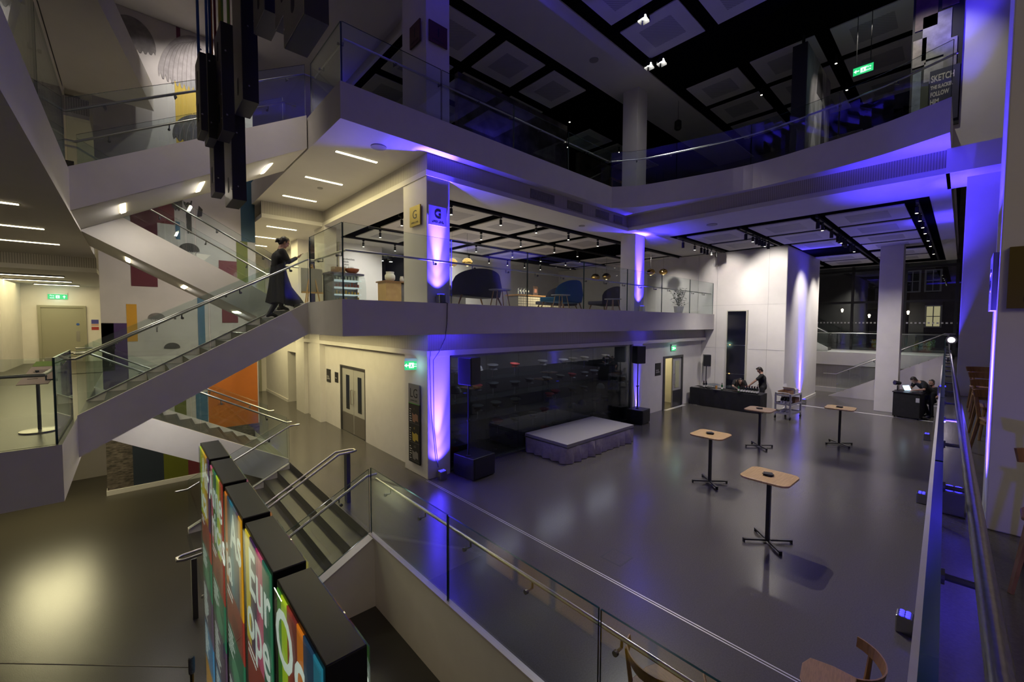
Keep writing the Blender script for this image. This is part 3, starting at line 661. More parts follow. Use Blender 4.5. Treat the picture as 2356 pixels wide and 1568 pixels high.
def make_cap(kind, lab):
    T = thing('military_cap', lab, 'cap', (0, 0, 0), 0, 'caps on stands behind the black glass')
    m = MB(); m.lathe([(.05, 0), (.05, .008)], 12); m.tube([(0, 0, .005), (0, 0, .26)], .008, 6); m.build('stand', CHROME, T, world=False)
    m = MB(); tilt = Matrix.Translation((0, 0, .24)) @ Matrix.Rotation(.12, 4, 'X')
    if kind == 3: m.lathe([(.16, .0), (.145, .02), (.12, .09), (.07, .14), (.01, .155)], 16, 0, tilt @ Matrix.Diagonal((1.1, .9, 1, 1)))
    else:
        m.lathe([(.092, 0), (.095, .05), (.15, .085), (.145, .1), (.08, .112), (.005, .115)], 18, 0, tilt @ Matrix.Diagonal((1.05, .95, 1, 1)))
    m.build('crown', HATS[kind], T, world=False, smooth=True)
    m = MB(); pts = []
    for i in range(9):
        a = -PI / 2 + (-.9 + 1.8 * i / 8); pts.append((.093 * math.cos(a), .09 * math.sin(a), .0))
    out = [(x * 1.55, y * 1.6, -.03) for x, y, z in pts]
    m.loft(pts + out[::-1], [(x, y, z + .006) for x, y, z in pts + out[::-1]], 0, tilt); m.build('peak', BLACKG, T, world=False)
    return T
KN = ['black peaked cap', 'khaki peaked cap', 'dark red cap', 'grey helmet']
protos = [make_cap(k, KN[k] + ' on a chrome stand behind the black stage glass') for k in range(4)]
used = [False] * 4
ROWN = ['lowest shelf', 'second lowest shelf', 'middle shelf', 'second highest shelf', 'highest shelf']
for r, z in enumerate((.03, .562, 1.062, 1.562, 2.062)):
    for c in range(11):
        if RND.random() < .12: continue
        k = RND.choice([0, 0, 1, 0, 2, 1, 3, 0, 1]); x = 5.95 + c * .66 + RND.uniform(-.08, .08); y = 8.55 + RND.uniform(-.1, .15)
        lab = '%s on a chrome stand behind the black stage glass, %s' % (KN[k], ROWN[r])
        if not used[k]:
            o = protos[k]; used[k] = True; o.location = (x, y, z); o['label'] = lab; o.rotation_euler[2] = RND.uniform(-.6, .6)
        else: o = dup(protos[k], (x, y, z), RND.uniform(-.6, .6), lab)
        o['group'] = '%ss on the %s behind the stage' % (KN[k], ROWN[r])
for k in range(4):
    if not used[k]:
        bpy.data.objects.remove(protos[k])
# ---- high bar tables with black napkin stacks
def bar_table():
    T = thing('bar_table', 'x', 'bar table', (0, 0, 0), 0, 'oak topped high bar tables')
    pts = []; r = .13; h = .35
    for k, (cx, cy_) in enumerate(((h - r, h - r), (-h + r, h - r), (-h + r, -h + r), (h - r, -h + r))):
        for i in range(7):
            a = k * PI / 2 + i * PI / 12; pts.append((cx + r * math.cos(a), cy_ + r * math.sin(a)))
    m = MB(); m.prism(pts, 1.068, 1.1); m.build('table_top', OAK, T, world=False, bevel=.006)
    m = MB(); m.box(-.12, .12, -.12, .12, 1.06, 1.068); m.build('mounting_plate', BLACK, T, world=False)
    m = MB(); m.box(-.028, .028, -.028, .028, .03, 1.062); m.build('post', BLACKG, T, world=False)
    for k in range(4):
        a = PI / 4 + k * PI / 2; M = Matrix.Rotation(a, 4, 'Z'); m = MB(); m.box(.02, .38, -.022, .022, .035, .06, 0, M); m.box(.36, .38, -.022, .022, 0, .06, 0, M); m.build('foot', BLACKG, T, world=False)
    return T
def napkins():
    T = thing('napkin_stack', 'x', 'napkins', (0, 0, 0), 0, 'stacks of black napkins')
    m = MB()
    for i in range(7):
        M = Matrix.Rotation(i * .33, 4, 'Z') @ Matrix.Translation((.004 * (i % 3), 0, 0)); s = .062
        m.box(-s, s, -s, s, i * .005, i * .005 + .004, 0, M)
    m.build('folded_paper', BLACK, T, world=False); return T
bt = bar_table(); nk = napkins()
TABL = ['nearest table', 'left table', 'table before the drinks', 'farthest right table']
for i, (x, y, z_, lab) in enumerate(((7.51, 2.02, .72, 'high oak bar table nearest the viewer in the main hall'), (9.39, 3.69, .74, 'high oak bar table left of the others, in front of the stage'), (13.24, 3.85, .76, 'high oak bar table in front of the drinks table'), (15.26, 2.34, .78, 'high oak bar table by the trolley, farthest right'))):
    o = bt if i == 0 else dup(bt, (x, y, 0)); o.location = (x, y, 0); o.rotation_euler[2] = z_ - .75; o['label'] = lab
    n = nk if i == 0 else dup(nk, (0, 0, 0)); n.location = (x + .01, y + .02, 1.1); n.rotation_euler[2] = .4 * i; n['label'] = 'stack of folded black napkins on the ' + TABL[i].replace('table', 'high oak table')
# ---- drinks table
T = thing('drinks_table', 'long drinks table under a black cloth against the white box wall', 'table', (18.42, 6.7, 0))
m = MB(); m.box(18.06, 18.8, 5.28, 8.02, .715, .735); m.build('table_top', BLACK, T)
for x in (18.12, 18.74):
    for y in (5.36, 7.94): m = MB(); m.tube([(x, y, 0), (x, y, .715)], .016, 8); m.build('leg', DSTEEL, T)
o_cl = MB(); pr = skirt([(18.03, 8.03), (18.03, 5.25), (18.83, 5.25), (18.83, 8.03)], .02, 5, 0, .74)
rows = []
for z, am in ((.745, 0), (.72, .0), (.4, .018), (.015, .03)): rows.append(o_cl.vs([(p.x + nn.x * am * k, p.y + nn.y * am * k, z) for p, nn, k in pr]))
for A, B in zip(rows, rows[1:]):
    for j in range(len(A) - 1): o_cl.face([A[j], A[j + 1], B[j + 1], B[j]])
v = rows[0]; o_cl.face(v[::-1])
tag(o_cl.build('tablecloth', mat('black_cloth', (.012, .012, .014), .85, noise=.3, nscale=6)), 'black cloth draped to the floor over the drinks table', 'tablecloth')
TZ = .747
BOT = mat('dark_bottle_glass', (.008, .01, .008), .08, spec=.9); GRN = mat('green_bottle_glass', (.01, .09, .02), .1, spec=.9); LAB = mat('paper_label', (.75, .73, .7), .7)
def bottle(gl):
    T = thing('wine_bottle', 'x', 'bottle', (0, 0, 0), 0, 'wine bottles on the drinks table')
    m = MB(); m.lathe([(.034, 0), (.037, .01), (.037, .19), (.03, .215), (.014, .24), (.014, .3)], 14); BD = m.build('body', gl, T, world=False, smooth=True)
    m = MB(); m.lathe([(.0155, .255), (.0155, .305)], 12); m.build('capsule', mat('foil_capsule', (.05, .01, .015), .35, .5), BD, world=False)
    m = MB(); m.lathe([(.0378, .05), (.0378, .13)], 14, cap=False); m.build('paper_label', LAB, BD, world=False); return T
bd = bottle(BOT); bg2 = bottle(GRN); bg2['group'] = 'green bottles on the drinks table'
k = 0
for i in range(7):
    for j in range(2):
        o = bd if k == 0 else dup(bd, (0, 0, 0)); k += 1
        o.location = (18.15 + j * .1, 5.42 + i * .095, TZ); o['label'] = 'dark wine bottle in the cluster at the right end of the drinks table'; o['group'] = 'wine bottles clustered at the right end of the drinks table'
for x, y in ((18.3, 7.55), (18.36, 7.46), (18.22, 7.5)):
    o = dup(bd, (x, y, TZ), 0, 'dark wine bottle at the far left end of the drinks table', 'wine bottles at the far left end of the drinks table')
for i, (x, y, s) in enumerate(((18.2, 6.75, 'among the glasses'), (18.25, 6.12, 'beside the silver trays'))):
    o = bg2 if i == 0 else dup(bg2, (0, 0, 0)); o.location = (x, y, TZ); o['label'] = 'green bottle on the drinks table ' + s
GL = glass('drinking_glass', (.93, .95, .96), 1.6)
T = thing('wine_glass', 'wine glass standing upside up in the left block of glasses', 'glass', (0, 0, TZ), 0, 'wine glasses in the left block on the drinks table')
m = MB(); m.lathe([(.032, 0), (.03, .004), (.004, .01), (.004, .085), (.03, .11), (.038, .15), (.032, .2)], 12, cap=False); m.build('bowl', GL, T, world=False, smooth=True)
wg = T; k = 0
for blk, y0 in (('left', 7.05), ('middle', 6.28)):
    for i in range(5):
        for j in range(4):
            o = wg if k == 0 else dup(wg, (0, 0, 0)); k += 1
            o.location = (18.3 + j * .1, y0 + i * .095 - j * .02, TZ); o['label'] = 'stemmed wine glass in the %s block of glasses on the drinks table' % blk; o['group'] = 'wine glasses in the %s block on the drinks table' % blk
TRAY = mat('silver_tray', (.7, .7, .7), .2, 1)
for x, y, lab in ((18.2, 7.85, 'silver tray at the left end of the drinks table'), (18.15, 6.92, 'silver tray in front of the left glasses'), (18.18, 6.0, 'silver tray in the middle of the drinks table, before the bending woman'), (18.35, 5.72 + .5, 'silver tray behind the green bottle')):
    m = MB(); m.lathe([(.0, .003), (.13, .003), (.17, .016), (.175, .018), (.17, .013), (.13, 0), (.0, 0)], 20, 0, Matrix.Translation((x, y, TZ)), cap=False); tag(m.build('serving_tray', TRAY, smooth=True), lab, 'tray', 'silver trays on the drinks table')
m = MB(); m.lathe([(.045, 0), (.045, .14), (.03, .15)], 14, 0, Matrix.Translation((18.2, 6.98, TZ + .02))); tag(m.build('juice_jug', mat('amber_jug', (.45, .22, .05), .3)), 'amber jug standing among the glasses on the drinks table', 'jug')
m = MB(); m.box(18.1, 18.2, 7.22, 7.34, TZ, TZ + .04); tag(m.build('ash_box', BLACK), 'small black box in front of the left block of glasses', 'box')
# ---- trolley with boxes
T = thing('trolley', 'grey three tier catering trolley on castors beside the drinks table', 'trolley', (18.24, 4.37, 0), -.12)
GP = mat('grey_plastic', (.42, .41, .44), .5)
for z in (.2, .55, .88):
    m = MB(); m.box(-.5, .5, -.27, .27, z - .02, z, 0); m.box(-.5, .5, -.27, -.25, z, z + .05); m.box(-.5, .5, .25, .27, z, z + .05); m.box(-.5, -.48, -.27, .27, z, z + .05); m.box(.48, .5, -.27, .27, z, z + .05); m.build('tier', GP, T, world=False)
for sx in (-1, 1):
    for sy in (-1, 1):
        m = MB(); m.box(sx * .47 - .025, sx * .47 + .025, sy * .25 - .025, sy * .25 + .025, .12, .95); m.build('upright', GP, T, world=False)
        m = MB(); m.tube([(sx * .47, sy * .25 - .018, .055), (sx * .47, sy * .25 + .018, .055)], .055, 14); m.build('castor', BLACK, T, world=False)
for sx in (-1, 1):
    m = MB(); m.tube([(sx * .5, -.25, .95), (sx * .56, -.2, .99), (sx * .56, .2, .99), (sx * .5, .25, .95)], .018, 8); m.build('handle', GP, T, world=False, smooth=True)
CARD = mat('cardboard', (.34, .2, .1), .8, noise=.15, nscale=5); WCARD = mat('white_card', (.72, .7, .7), .7)
RT = Matrix.Rotation(-.12, 4, 'Z'); tl = lambda x, y, z: Matrix.Translation((18.24, 4.37, 0)) @ RT @ Matrix.Translation((x, y, z))
def carton(x, y, z, sx, sy, h, mt, lab, flaps=False, mark=False):
    M = tl(x, y, z); p = M.translation
    T = thing('carton', lab, 'box', tuple(p), -.12, 'cartons on the trolley')
    m = MB(); t = .006
    m.box(-sx, sx, -sy, sy, 0, t); m.box(-sx, sx, -sy, -sy + t, 0, h); m.box(-sx, sx, sy - t, sy, 0, h); m.box(-sx, -sx + t, -sy, sy, 0, h); m.box(sx - t, sx, -sy, sy, 0, h); m.build('body', mt, T, world=False)
    if flaps:
        m = MB(); m.quad([(-sx, sy, h), (sx, sy, h), (sx, sy + .02, h + sy * .8), (-sx, sy + .02, h + sy * .8)]); m.quad([(-sx, -sy, h), (-sx, sy, h), (-sx - .12, sy, h + .06), (-sx - .12, -sy, h + .06)]); m.build('flap', WCARD, T, world=False)
    if mark:
        m = MB(); M2_ = face_mx((-sx - .001, 0, h * .5), (0, -1, 0), (0, 0, 1))
        for k in range(4): m.box(-.06, .06, -.008, .008, 0, .001, 0, M2_ @ Matrix.Rotation(k * PI / 4, 4, 'Z'))
        m.build('printed_star', BLACK, T, world=False)
    return T
carton(-.18, .02, .88, .26, .17, .16, CARD, 'brown carton with a black printed star on the trolley top', False, True)
carton(.28, .02, .88, .16, .2, .2, WCARD, 'open white carton with raised flaps on the trolley top', True)
carton(.28, 0, .55, .19, .2, .2, CARD, 'brown carton on the middle tier of the trolley')
k = 0
for i in range(4):
    for j in range(3):
        p = tl(-.42 + i * .1, -.14 + j * .1, .55).translation; o = dup(bd, p, 0, 'dark wine bottle standing on the middle tier of the trolley', 'wine bottles on the middle tier of the trolley')
m = MB()
for i in range(9): m.ball((-.3 + RND.uniform(-.14, .14), RND.uniform(-.1, .1), .26 + RND.uniform(-.02, .05)), RND.uniform(.05, .08), 8, 0, (1, .8, .7), Matrix.Translation((18.24, 4.37, 0)) @ RT)
tag(m.build('plastic_bag', mat('clear_bag', (.6, .6, .62), .2, spec=.9)), 'crumpled clear plastic bag on the lowest tier of the trolley', 'bag')
# ---- dark screen column recessed in the white box wall
T = thing('display_screen', 'tall dark glossy screen column on the white box wall', 'screen', (19.47, 6.66, .12))
m = MB(); m.box(19.42, 19.5, 6.24, 7.08, .1, 4.12); m.build('frame', mat('pale_screen_frame', (.5, .48, .4), .5), T)
SCR = mat('dark_screen_glass', (.004, .005, .012), .12, spec=.9)
for a, c in ((.14, 1.33), (1.35, 2.6), (2.62, 4.08)):
    m = MB(); m.box(19.405, 19.42, 6.3, 7.04, a, c); m.build('screen_panel', SCR, T)
for z in (1.34, 2.61):
    m = MB(); m.box(19.395, 19.405, 6.9, 6.93, z - .012, z + .012); m.build('indicator_light', glow('amber_led', (1, .5, .1), 8), T)
# ---- sound desk
T = thing('flight_case', 'black draped sound desk beside the white column', 'sound desk', (21.75, 1.33, 0), -.1)
m = MB(); m.box(-.42, .42, -.42, .34, .06, .96); m.build('case', mat('black_drape', (.012, .012, .013), .8, noise=.4, nscale=9), T, world=False, bevel=.02)
m = MB(); m.box(-.44, .44, -.44, .36, .96, 1.0); m.build('desk_top', BLACKG, T, world=False)
m = MB(); m.box(-.43, -.42, -.4, -.3, .66, .82); m.build('power_box', mat('pale_socket', (.5, .5, .55), .5), T, world=False)
for sx in (-1, 1):
    for sy in (-.36, .28): m = MB(); m.tube([(sx * .34, sy - .02, .035), (sx * .34, sy + .02, .035)], .035, 12); m.build('castor', BLACK, T, world=False)
T = thing('laptop', 'open laptop with a glowing screen on the sound desk', 'laptop', (21.74, 1.22, 1.0), -.55)
m = MB(); m.box(-.17, .17, -.12, .12, 0, .018); m.build('keyboard_base', mat('laptop_grey', (.3, .3, .32), .4, .5), T, world=False)
m = MB(); M = Matrix.Translation((0, .12, .018)) @ Matrix.Rotation(-.45, 4, 'X'); m.box(-.17, .17, 0, .008, 0, .22, 0, M); m.build('lid', DSTEEL, T, world=False)
m = MB(); m.box(-.16, .16, -.002, 0, .012, .21, 0, M); m.build('display', glow('laptop_glow', (.55, .8, 1), 2.2), T, world=False)
T = thing('stage_light', 'black spotlight head standing on the left end of the sound desk', 'stage light', (21.72, 1.62, 1.0), 2.2)
m = MB(); m.tube([(0, 0, 0), (0, 0, .2)], .015, 8); m.lathe([(.08, 0), (.08, .012)], 12); m.build('stand', BLACK, T, world=False)
m = MB(); m.tube([(-.1, 0, .28), (.1, 0, .3)], .09, 6, radii=[.06, .1]); m.build('head', BLACK, T, world=False)
# spotlight clamped on the parapet rail
T = thing('stage_light', 'black stage light with a glaring white lens at the end of the parapet', 'stage light', (14.5, .17, 3.1), 0)
m = MB(); m.tube([(0, 0, -.16), (0, 0, 0)], .02, 8); m.build('clamp', BLACK, T, world=False)
m = MB(); m.tube([(-.1, .0, .08), (.22, -.02, .1)], .1, 14); m.build('body', BLACK, T, world=False)
m = MB(); m.tube([(-.115, .0, .079), (-.1, .0, .08)], .06, 14); m.build('lens', glow('white_lens', (1, .85, 1), 22), T, world=False)
m = MB(); m.box(.2, .3, -.1, .06, .0, .15); m.build('ballast', BLACK, T, world=False)
# stacked cable across the glass face of the balcony
m = MB(); m.tube([(5.05, 7.8, GU + .05), (5.08, 7.62, GU + .0), (5.06, 7.61, 3.5), (5.02, 7.62, 3.2), (4.95, 7.75, 2.9), (4.92, 7.94, 2.7), (4.95, 7.97, 1.2), (5.05, 7.96, .25)], .008, 6); tag(m.build('power_cable', BLACK, smooth=True), 'thin black cable hanging down the balcony front to the lower uplighter', 'cable')
# ================================================================ MURAL, SIGNS, DOORS, KIOSKS
# ---- tall mural wall
T = thing('mural', 'tall pale mural wall with grey parachutes and coloured blocks behind the stairs', 'mural', (1.2, 15.5, LL))
PALE = mat('mural_pale_sky', (.5, .46, .45), .6, noise=.12, nscale=1.3)
m = MB(); m.box(-.6, 2.98, 15.4, 15.65, LL + .13, 11.89); m.build('panel', PALE, T)
m = MB(); m.box(-.62, 3.0, 15.36, 15.65, LL, LL + .13); m.build('plinth', WHITE, T)
MC = dict(maroon=(.09, .008, .02), plum=(.06, .02, .1), purple=(.05, .018, .11), amber=(.5, .25, .015), yellow=(.5, .33, .03), blue=(.05, .13, .22), navy=(.02, .03, .05), orange=(.5, .14, .01), olive=(.12, .13, .01), mag=(.12, .015, .06), red=(.14, .02, .03), teal=(.02, .07, .12))
def cblock(pts, col, lab=None):
    m = MB(); m.yprism(pts, 15.392, 15.4); m.build('colour_block', mat('mural_' + col, MC[col], .6, noise=.1, nscale=2), T)
R4 = lambda x0, x1, z0, z1: [(x0, z0), (x1, z0), (x1, z1), (x0, z1)]
cblock(R4(.02, .57, 4.5, 5.6), 'maroon'); cblock(R4(-.1, .11, 2.98, 4.0), 'amber'); cblock(R4(-.6, -.1, 1.2, 3.48), 'purple'); cblock(R4(-.6, -.36, 2.2, 3.48), 'mag')
cblock(R4(1.45, 1.62, 2.3, 4.24), 'blue'); cblock([(2.05, 3.5), (2.46, 3.5), (2.46, 3.73), (2.05, 3.95)], 'red'); cblock(R4(.05, .6, 5.85, 6.9), 'maroon'); cblock(R4(.6, .98, 6.3, 7.0), 'red'); cblock(R4(1.0, 1.1, 5.9, 6.4), 'blue')
cblock(R4(2.6, 2.98, 6.05, 8.2), 'teal'); cblock(R4(2.46, 2.76, 4.5, 6.05), 'olive'); cblock(R4(2.0, 2.46, 4.6, 5.4), 'red'); cblock(R4(1.08, 1.7, 8.5, 10.35), 'yellow'); cblock(R4(1.15, 1.24, 10.7, 11.88), 'mag')
cblock(R4(1.65, 2.95, .25, 2.3), 'orange'); cblock(R4(1.35, 1.63, .5, 1.4), 'blue'); cblock(R4(.85, 1.12, .5, 1.3), 'olive'); cblock(R4(.1, 1.0, 1.3, 2.1), 'navy')
cblock(R4(-.08, .57, -1.02, .5), 'navy'); cblock(R4(.57, 1.12, -1.02, .0), 'olive'); cblock(R4(1.12, 1.9, -1.02, -.2), 'red')
for g in (R4(-.6, -.08, -1.02, .6), R4(1.9, 2.98, -.4, .25)): m = MB(); m.yprism(g, 15.392, 15.4); m.build('grass_photo', mat('mural_grass', (.16, .13, .11), .7, noise=.75, nscale=9, nstretch=(1, 1, 3)), T)
m = MB(); m.yprism(R4(-.1, 1.44, 2.3, 2.55), 15.391, 15.4); m.build('cloud_band', mat('mural_cloud', (.6, .57, .55), .6, noise=.2, nscale=3, nstretch=(1, 1, 4)), T)
def chute(cx, cz, w, h, mt, ribs=9, lean=0, figure=True, part='parachute'):
    pts = []; n = ribs * 3
    for i in range(n + 1):
        a = PI * (1 - i / n); pts.append((cx + w * math.cos(a) + lean * math.sin(a) * h, cz + h * math.sin(a)))
    for i in range(n, 0, -1):
        t = (i - .5) / n; x = cx + w * (2 * t - 1); k = i % 3; pts.append((x, cz - h * .16 + (h * .12 if k == 2 else 0) - h * .12 * math.sin(PI * t)))
    m = MB(); m.yprism(pts, 15.386, 15.4); p = m.build(part, mt, T)
    g = MB()
    for i in range(1, ribs):
        t = i / ribs; x0 = cx + w * (2 * t - 1); xt = cx + w * .15 * (2 * t - 1) + lean * h
        prev = None
        for s_ in range(7):
            u = s_ / 6; x = x0 + (xt - x0) * u ** 2; z = cz - h * .2 + (h * 1.12) * math.sin(u * PI / 2) * (1 - .12 * abs(2 * t - 1))
            if prev: g.quad([(prev[0] - .008 * w, 15.384, prev[1]), (prev[0] + .008 * w, 15.384, prev[1]), (x + .008 * w, 15.384, z), (x - .008 * w, 15.384, z)])
            prev = (x, z)
    g.build('gore_line', mat('chute_line', (.16, .14, .14), .7), p)
    if figure:
        f = MB(); z = cz - h * 2.2; s_ = h * .22
        for dx in (-.7, -.2, .2, .7): f.quad([(cx + dx * w, 15.386, cz - h * .15), (cx + dx * w + .006, 15.386, cz - h * .15), (cx + .006, 15.386, z + s_), (cx, 15.386, z + s_)])
        f.yprism([(cx - s_ * .3, z + s_), (cx + s_ * .3, z + s_), (cx + s_ * .25, z - s_ * .3), (cx + s_ * .35, z - s_ * 1.6), (cx + .02, z - s_ * 1.6), (cx, z - s_ * .4), (cx - .02, z - s_ * 1.6), (cx - s_ * .35, z - s_ * 1.6), (cx - s_ * .25, z - s_ * .3)], 15.388, 15.4); f.ball((cx, 15.395, z + s_ * 1.25), s_ * .3, 8); f.build('jumper', mat('jumper_grey', (.05, .045, .045), .7), p)
G1 = mat('chute_grey', (.2, .18, .18), .7, noise=.35, nscale=6); G2_ = mat('chute_dark', (.07, .06, .06), .7, noise=.4, nscale=8); G3 = mat('chute_light', (.33, .3, .31), .7, noise=.3, nscale=5)
chute(.52, 3.62, .19, .15, G1); chute(.84, 2.78, .18, .14, G2_, figure=False); chute(1.3, 5.62, .24, .2, G2_); chute(1.05, 6.85, .12, .5, G2_, 3, figure=False)
chute(1.45, 10.55, .72, 1.25, G3, 14, .12, False); chute(1.75, 8.85, .75, .75, G2_, 10, 0, False); chute(.2, 11.0, .5, .7, G1, 9, 0, False)
chute(1.97, .98, .1, .06, mat('chute_rust', (.3, .08, .01), .7), 6, 0, False); chute(2.35, 2.02, .12, .06, MATS['chute_rust'], 6, 0, False)
m = MB(); m.yprism([(1.25, 6.55), (1.37, 6.55), (1.36, 6.85), (1.4, 7.05), (1.37, 7.06), (1.33, 6.9), (1.29, 6.9), (1.22, 7.0), (1.2, 6.98), (1.26, 6.84)], 15.386, 15.4); m.yprism([(1.27, 6.1), (1.31, 6.1), (1.32, 6.55), (1.26, 6.55)], 15.386, 15.4); m.yprism([(1.33, 6.1), (1.37, 6.1), (1.37, 6.55), (1.32, 6.55)], 15.386, 15.4); m.ball((1.31, 15.394, 6.95), .05, 8); m.yprism([(1.5, 6.6), (1.62, 6.65), (1.64, 6.85), (1.55, 6.95)], 15.386, 15.4); m.build('jumper', MATS['jumper_grey'], T)
# second photographic mural of the upper hall, seen through the landing glass
T = thing('mural', 'grey mural with a dark parachute on the hall wall at the top left corner', 'mural', (-3.5, 22.7, 9.2))
m = MB(); m.box(-6, -1.2, 22.7, 22.78, 9.0, 11.88); m.build('panel', mat('mural_grey', (.33, .31, .3), .6, noise=.2, nscale=1), T)
m = MB(); m.yprism([(-5.5, 10.4), (-5.0, 11.6), (-3.6, 11.85), (-2.6, 11.2), (-2.9, 10.2), (-3.4, 10.5), (-4, 10.1), (-4.6, 10.6)], 22.68, 22.7); m.build('parachute', G1, T)
# ---- doors
DOORG = mat('grey_green_door', (.3, .29, .22), .5); DOORL = mat('light_grey_door', (.42, .41, .38), .5); KICK = mat('kick_plate', (.4, .38, .34), .35, .8); DGLASS = mat('dark_vision_glass', (.02, .025, .025), .1, spec=.9)
b = MB(); b.box(5.0, 5.12, 11.8, 11.86, 0, 2.15); b.box(5.0, 5.12, 13.74, 13.8, 0, 2.15); b.box(5.0, 5.12, 11.86, 13.74, 2.09, 2.15)
fr = struct('door_1', b, DSTEEL)
for y0, y1, hy in ((11.87, 12.79, 12.68), (12.81, 13.73, 12.92)):
    m = MB(); m.box(5.05, 5.1, y0, y1, .01, 2.08); lf = m.build('door_leaf', DOORL, fr)
    m = MB(); m.box(5.046, 5.05, y0 + .02, y1 - .02, .02, .62); m.build('kick_plate', KICK, lf)
    c = (y0 + y1) / 2; m = MB(); m.box(5.045, 5.05, c - .14, c + .14, .75, 1.85); m.build('vision_panel', DGLASS, lf)
    m = MB(); m.tube([(5.05, hy, .95), (5.0, hy, .95), (5.0, hy, 1.4), (5.05, hy, 1.4)], .011, 8); m.build('pull_handle', STEEL, lf)
b = MB(); b.box(-2.52, -2.44, 22.74, 22.82, GM, 4.1); b.box(-1.36, -1.28, 22.74, 22.82, GM, 4.1); b.box(-2.44, -1.36, 22.74, 22.82, 4.02, 4.1); fr = struct('door_2', b, DOORG)
m = MB(); m.box(-2.44, -1.36, 22.77, 22.8, GM, 4.02); lf = m.build('door_leaf', DOORG, fr)
m = MB(); m.box(-2.38, -1.42, 22.765, 22.77, GM + .02, GM + .22); m.build('kick_plate', KICK, lf)
m = MB(); m.box(-1.56, -1.47, 22.76, 22.77, 2.75, 3.15); m.build('push_plate', KICK, lf)
m = MB(); m.tube([(-1.51, 22.77, 3.4), (-1.51, 22.76, 3.4)], .045, 14); m.build('blue_roundel', mat('sign_blue', (.02, .08, .35), .5), lf)
b = MB(); b.box(15.9, 16.0, 8.15, 8.3, 0, 2.19); b.box(17.5, 17.6, 8.15, 8.3, 0, 2.19); b.box(16, 17.5, 8.15, 8.3, 2.1, 2.19); fr = struct('door_3', b, DSTEEL)
m = MB(); m.box(16.75, 17.5, 8.2, 8.25, .01, 2.1); lf = m.build('door_leaf', DOORL, fr)
m = MB(); m.box(16.95, 17.3, 8.19, 8.2, .8, 1.95); m.build('vision_panel', mat('lit_vision_glass', (.5, .5, .32), .2), lf)
m = MB(); m.box(16.77, 17.48, 8.19, 8.2, .02, .7); m.build('kick_plate', DSTEEL, lf)
m = MB(); m.tube([(16.85, 8.2, .95), (16.85, 8.14, .95), (16.85, 8.14, 1.4), (16.85, 8.2, 1.4)], .012, 8); m.build('pull_handle', STEEL, lf)
m = MB(); m.box(15.96, 16.0, 8.3, 9.05, .01, 2.1); lf = m.build('door_leaf', mat('pale_yellow_door', (.5, .48, .3), .5), fr)
m = MB(); m.tube([(16.0, 8.9, .95), (16.06, 8.9, .95), (16.06, 8.9, 1.4), (16.0, 8.9, 1.4)], .012, 8); m.build('pull_handle', DSTEEL, lf)
lamp('lobby', 'AREA', (16.8, 9.4, 2.7), 22, WARM, (16.8, 9.4, 0), .8, sy=.8)
b = MB(); b.box(3.6, 3.68, 23.95, 24.0, 0, 2.2); b.box(4.7, 4.78, 23.95, 24.0, 0, 2.2); b.box(3.6, 4.78, 23.95, 24.0, 2.12, 2.2); fr = struct('door_4', b, DOORG)
m = MB(); m.box(3.68, 4.7, 23.96, 24.0, 0, 2.12); lf = m.build('door_leaf', mat('grey_door', (.34, .33, .3), .5), fr)
m = MB(); m.box(3.7, 4.68, 23.95, 23.96, .02, .6); m.build('kick_plate', KICK, lf)
m = MB(); m.box(-1.7, -1.1, 17.4, 17.5, 5.95, 8.1); struct('door_5', m, mat('dark_brown_door', (.06, .05, .04), .5))
# ---- signs
SB = mat('sign_black', (.012, .012, .012), .5); SG = mat('sign_grey', (.24, .24, .23), .4, .3); SBR = mat('sign_brass', (.4, .31, .07), .4, .6); SMAR = mat('sign_maroon', (.07, .02, .02), .5); INK = mat('sign_ink', (.01, .01, .012), .5); WINK = mat('white_lettering', (.7, .69, .66), .6)
def level_sign(face, x, y, z, w, h, s, sub, mt, lab):
    T = thing('level_sign', lab, 'sign', (x, y, z), 0, 'level signs on the columns')
    M = (NEGX if face == 'x' else NEGY)(x, y, z); m = MB(); m.box(0, w, 0, h, 0, .03, 0, M); p = m.build('plate', mt, T)
    text_mesh('lettering', s, h * .62, INK, M @ Matrix.Translation((w * .5, h * .36, .03)), p, .003, 'CENTER'); text_mesh('lettering', sub, h * .13, INK, M @ Matrix.Translation((w * .5, h * .12, .03)), p, .002, 'CENTER')
level_sign('x', 4.8, 8.69, 5.72, .46, .44, 'G', 'UPPER LEVEL', SBR, 'brass G level sign on the yellow lit side of the near column')
level_sign('y', 4.84, 8.0, 5.69, .46, .42, 'G', 'UPPER LEVEL', SG, 'grey G level sign on the blue lit face of the near column')
level_sign('x', 4.8, 8.64, 9.66, .44, .47, '1', 'UPPER LEVEL', SMAR, 'dark brown level 1 sign on the left side of the upper near column')
level_sign('y', 4.87, 8.0, 9.6, .46, .44, '1', 'UPPER LEVEL', SMAR, 'dark brown level 1 sign on the purple face of the upper near column')
T = thing('level_sign', 'large dull brass level sign on the cream column at the right edge', 'sign', (4.8, -.22, 3.67), 0, 'level signs on the columns')
M = NEGX(4.8, -.215, 3.67); m = MB(); m.box(0, .46, 0, .45, 0, .03, 0, M); p = m.build('plate', mat('sign_old_brass', (.16, .12, .02), .45, .5), T); text_mesh('lettering', 'LOWER LEVEL', .045, INK, M @ Matrix.Translation((.075, .05, .03)), p, .002); text_mesh('lettering', 'G', .3, INK, M @ Matrix.Translation((.17, .14, .03)), p, .002)
T = thing('level_sign', 'level sign seen edge on on the blue lit side of the cream column', 'sign', (5.1, -.17, 3.66), 0, 'level signs on the columns')
m = MB(); m.box(4.86, 5.32, -.17, -.14, 3.66, 4.1); p = m.build('plate', SG, T); text_mesh('lettering', 'G', .28, INK, face_mx((5.2, -.138, 3.8), (-1, 0, 0), (0, 0, 1)), p, .002)
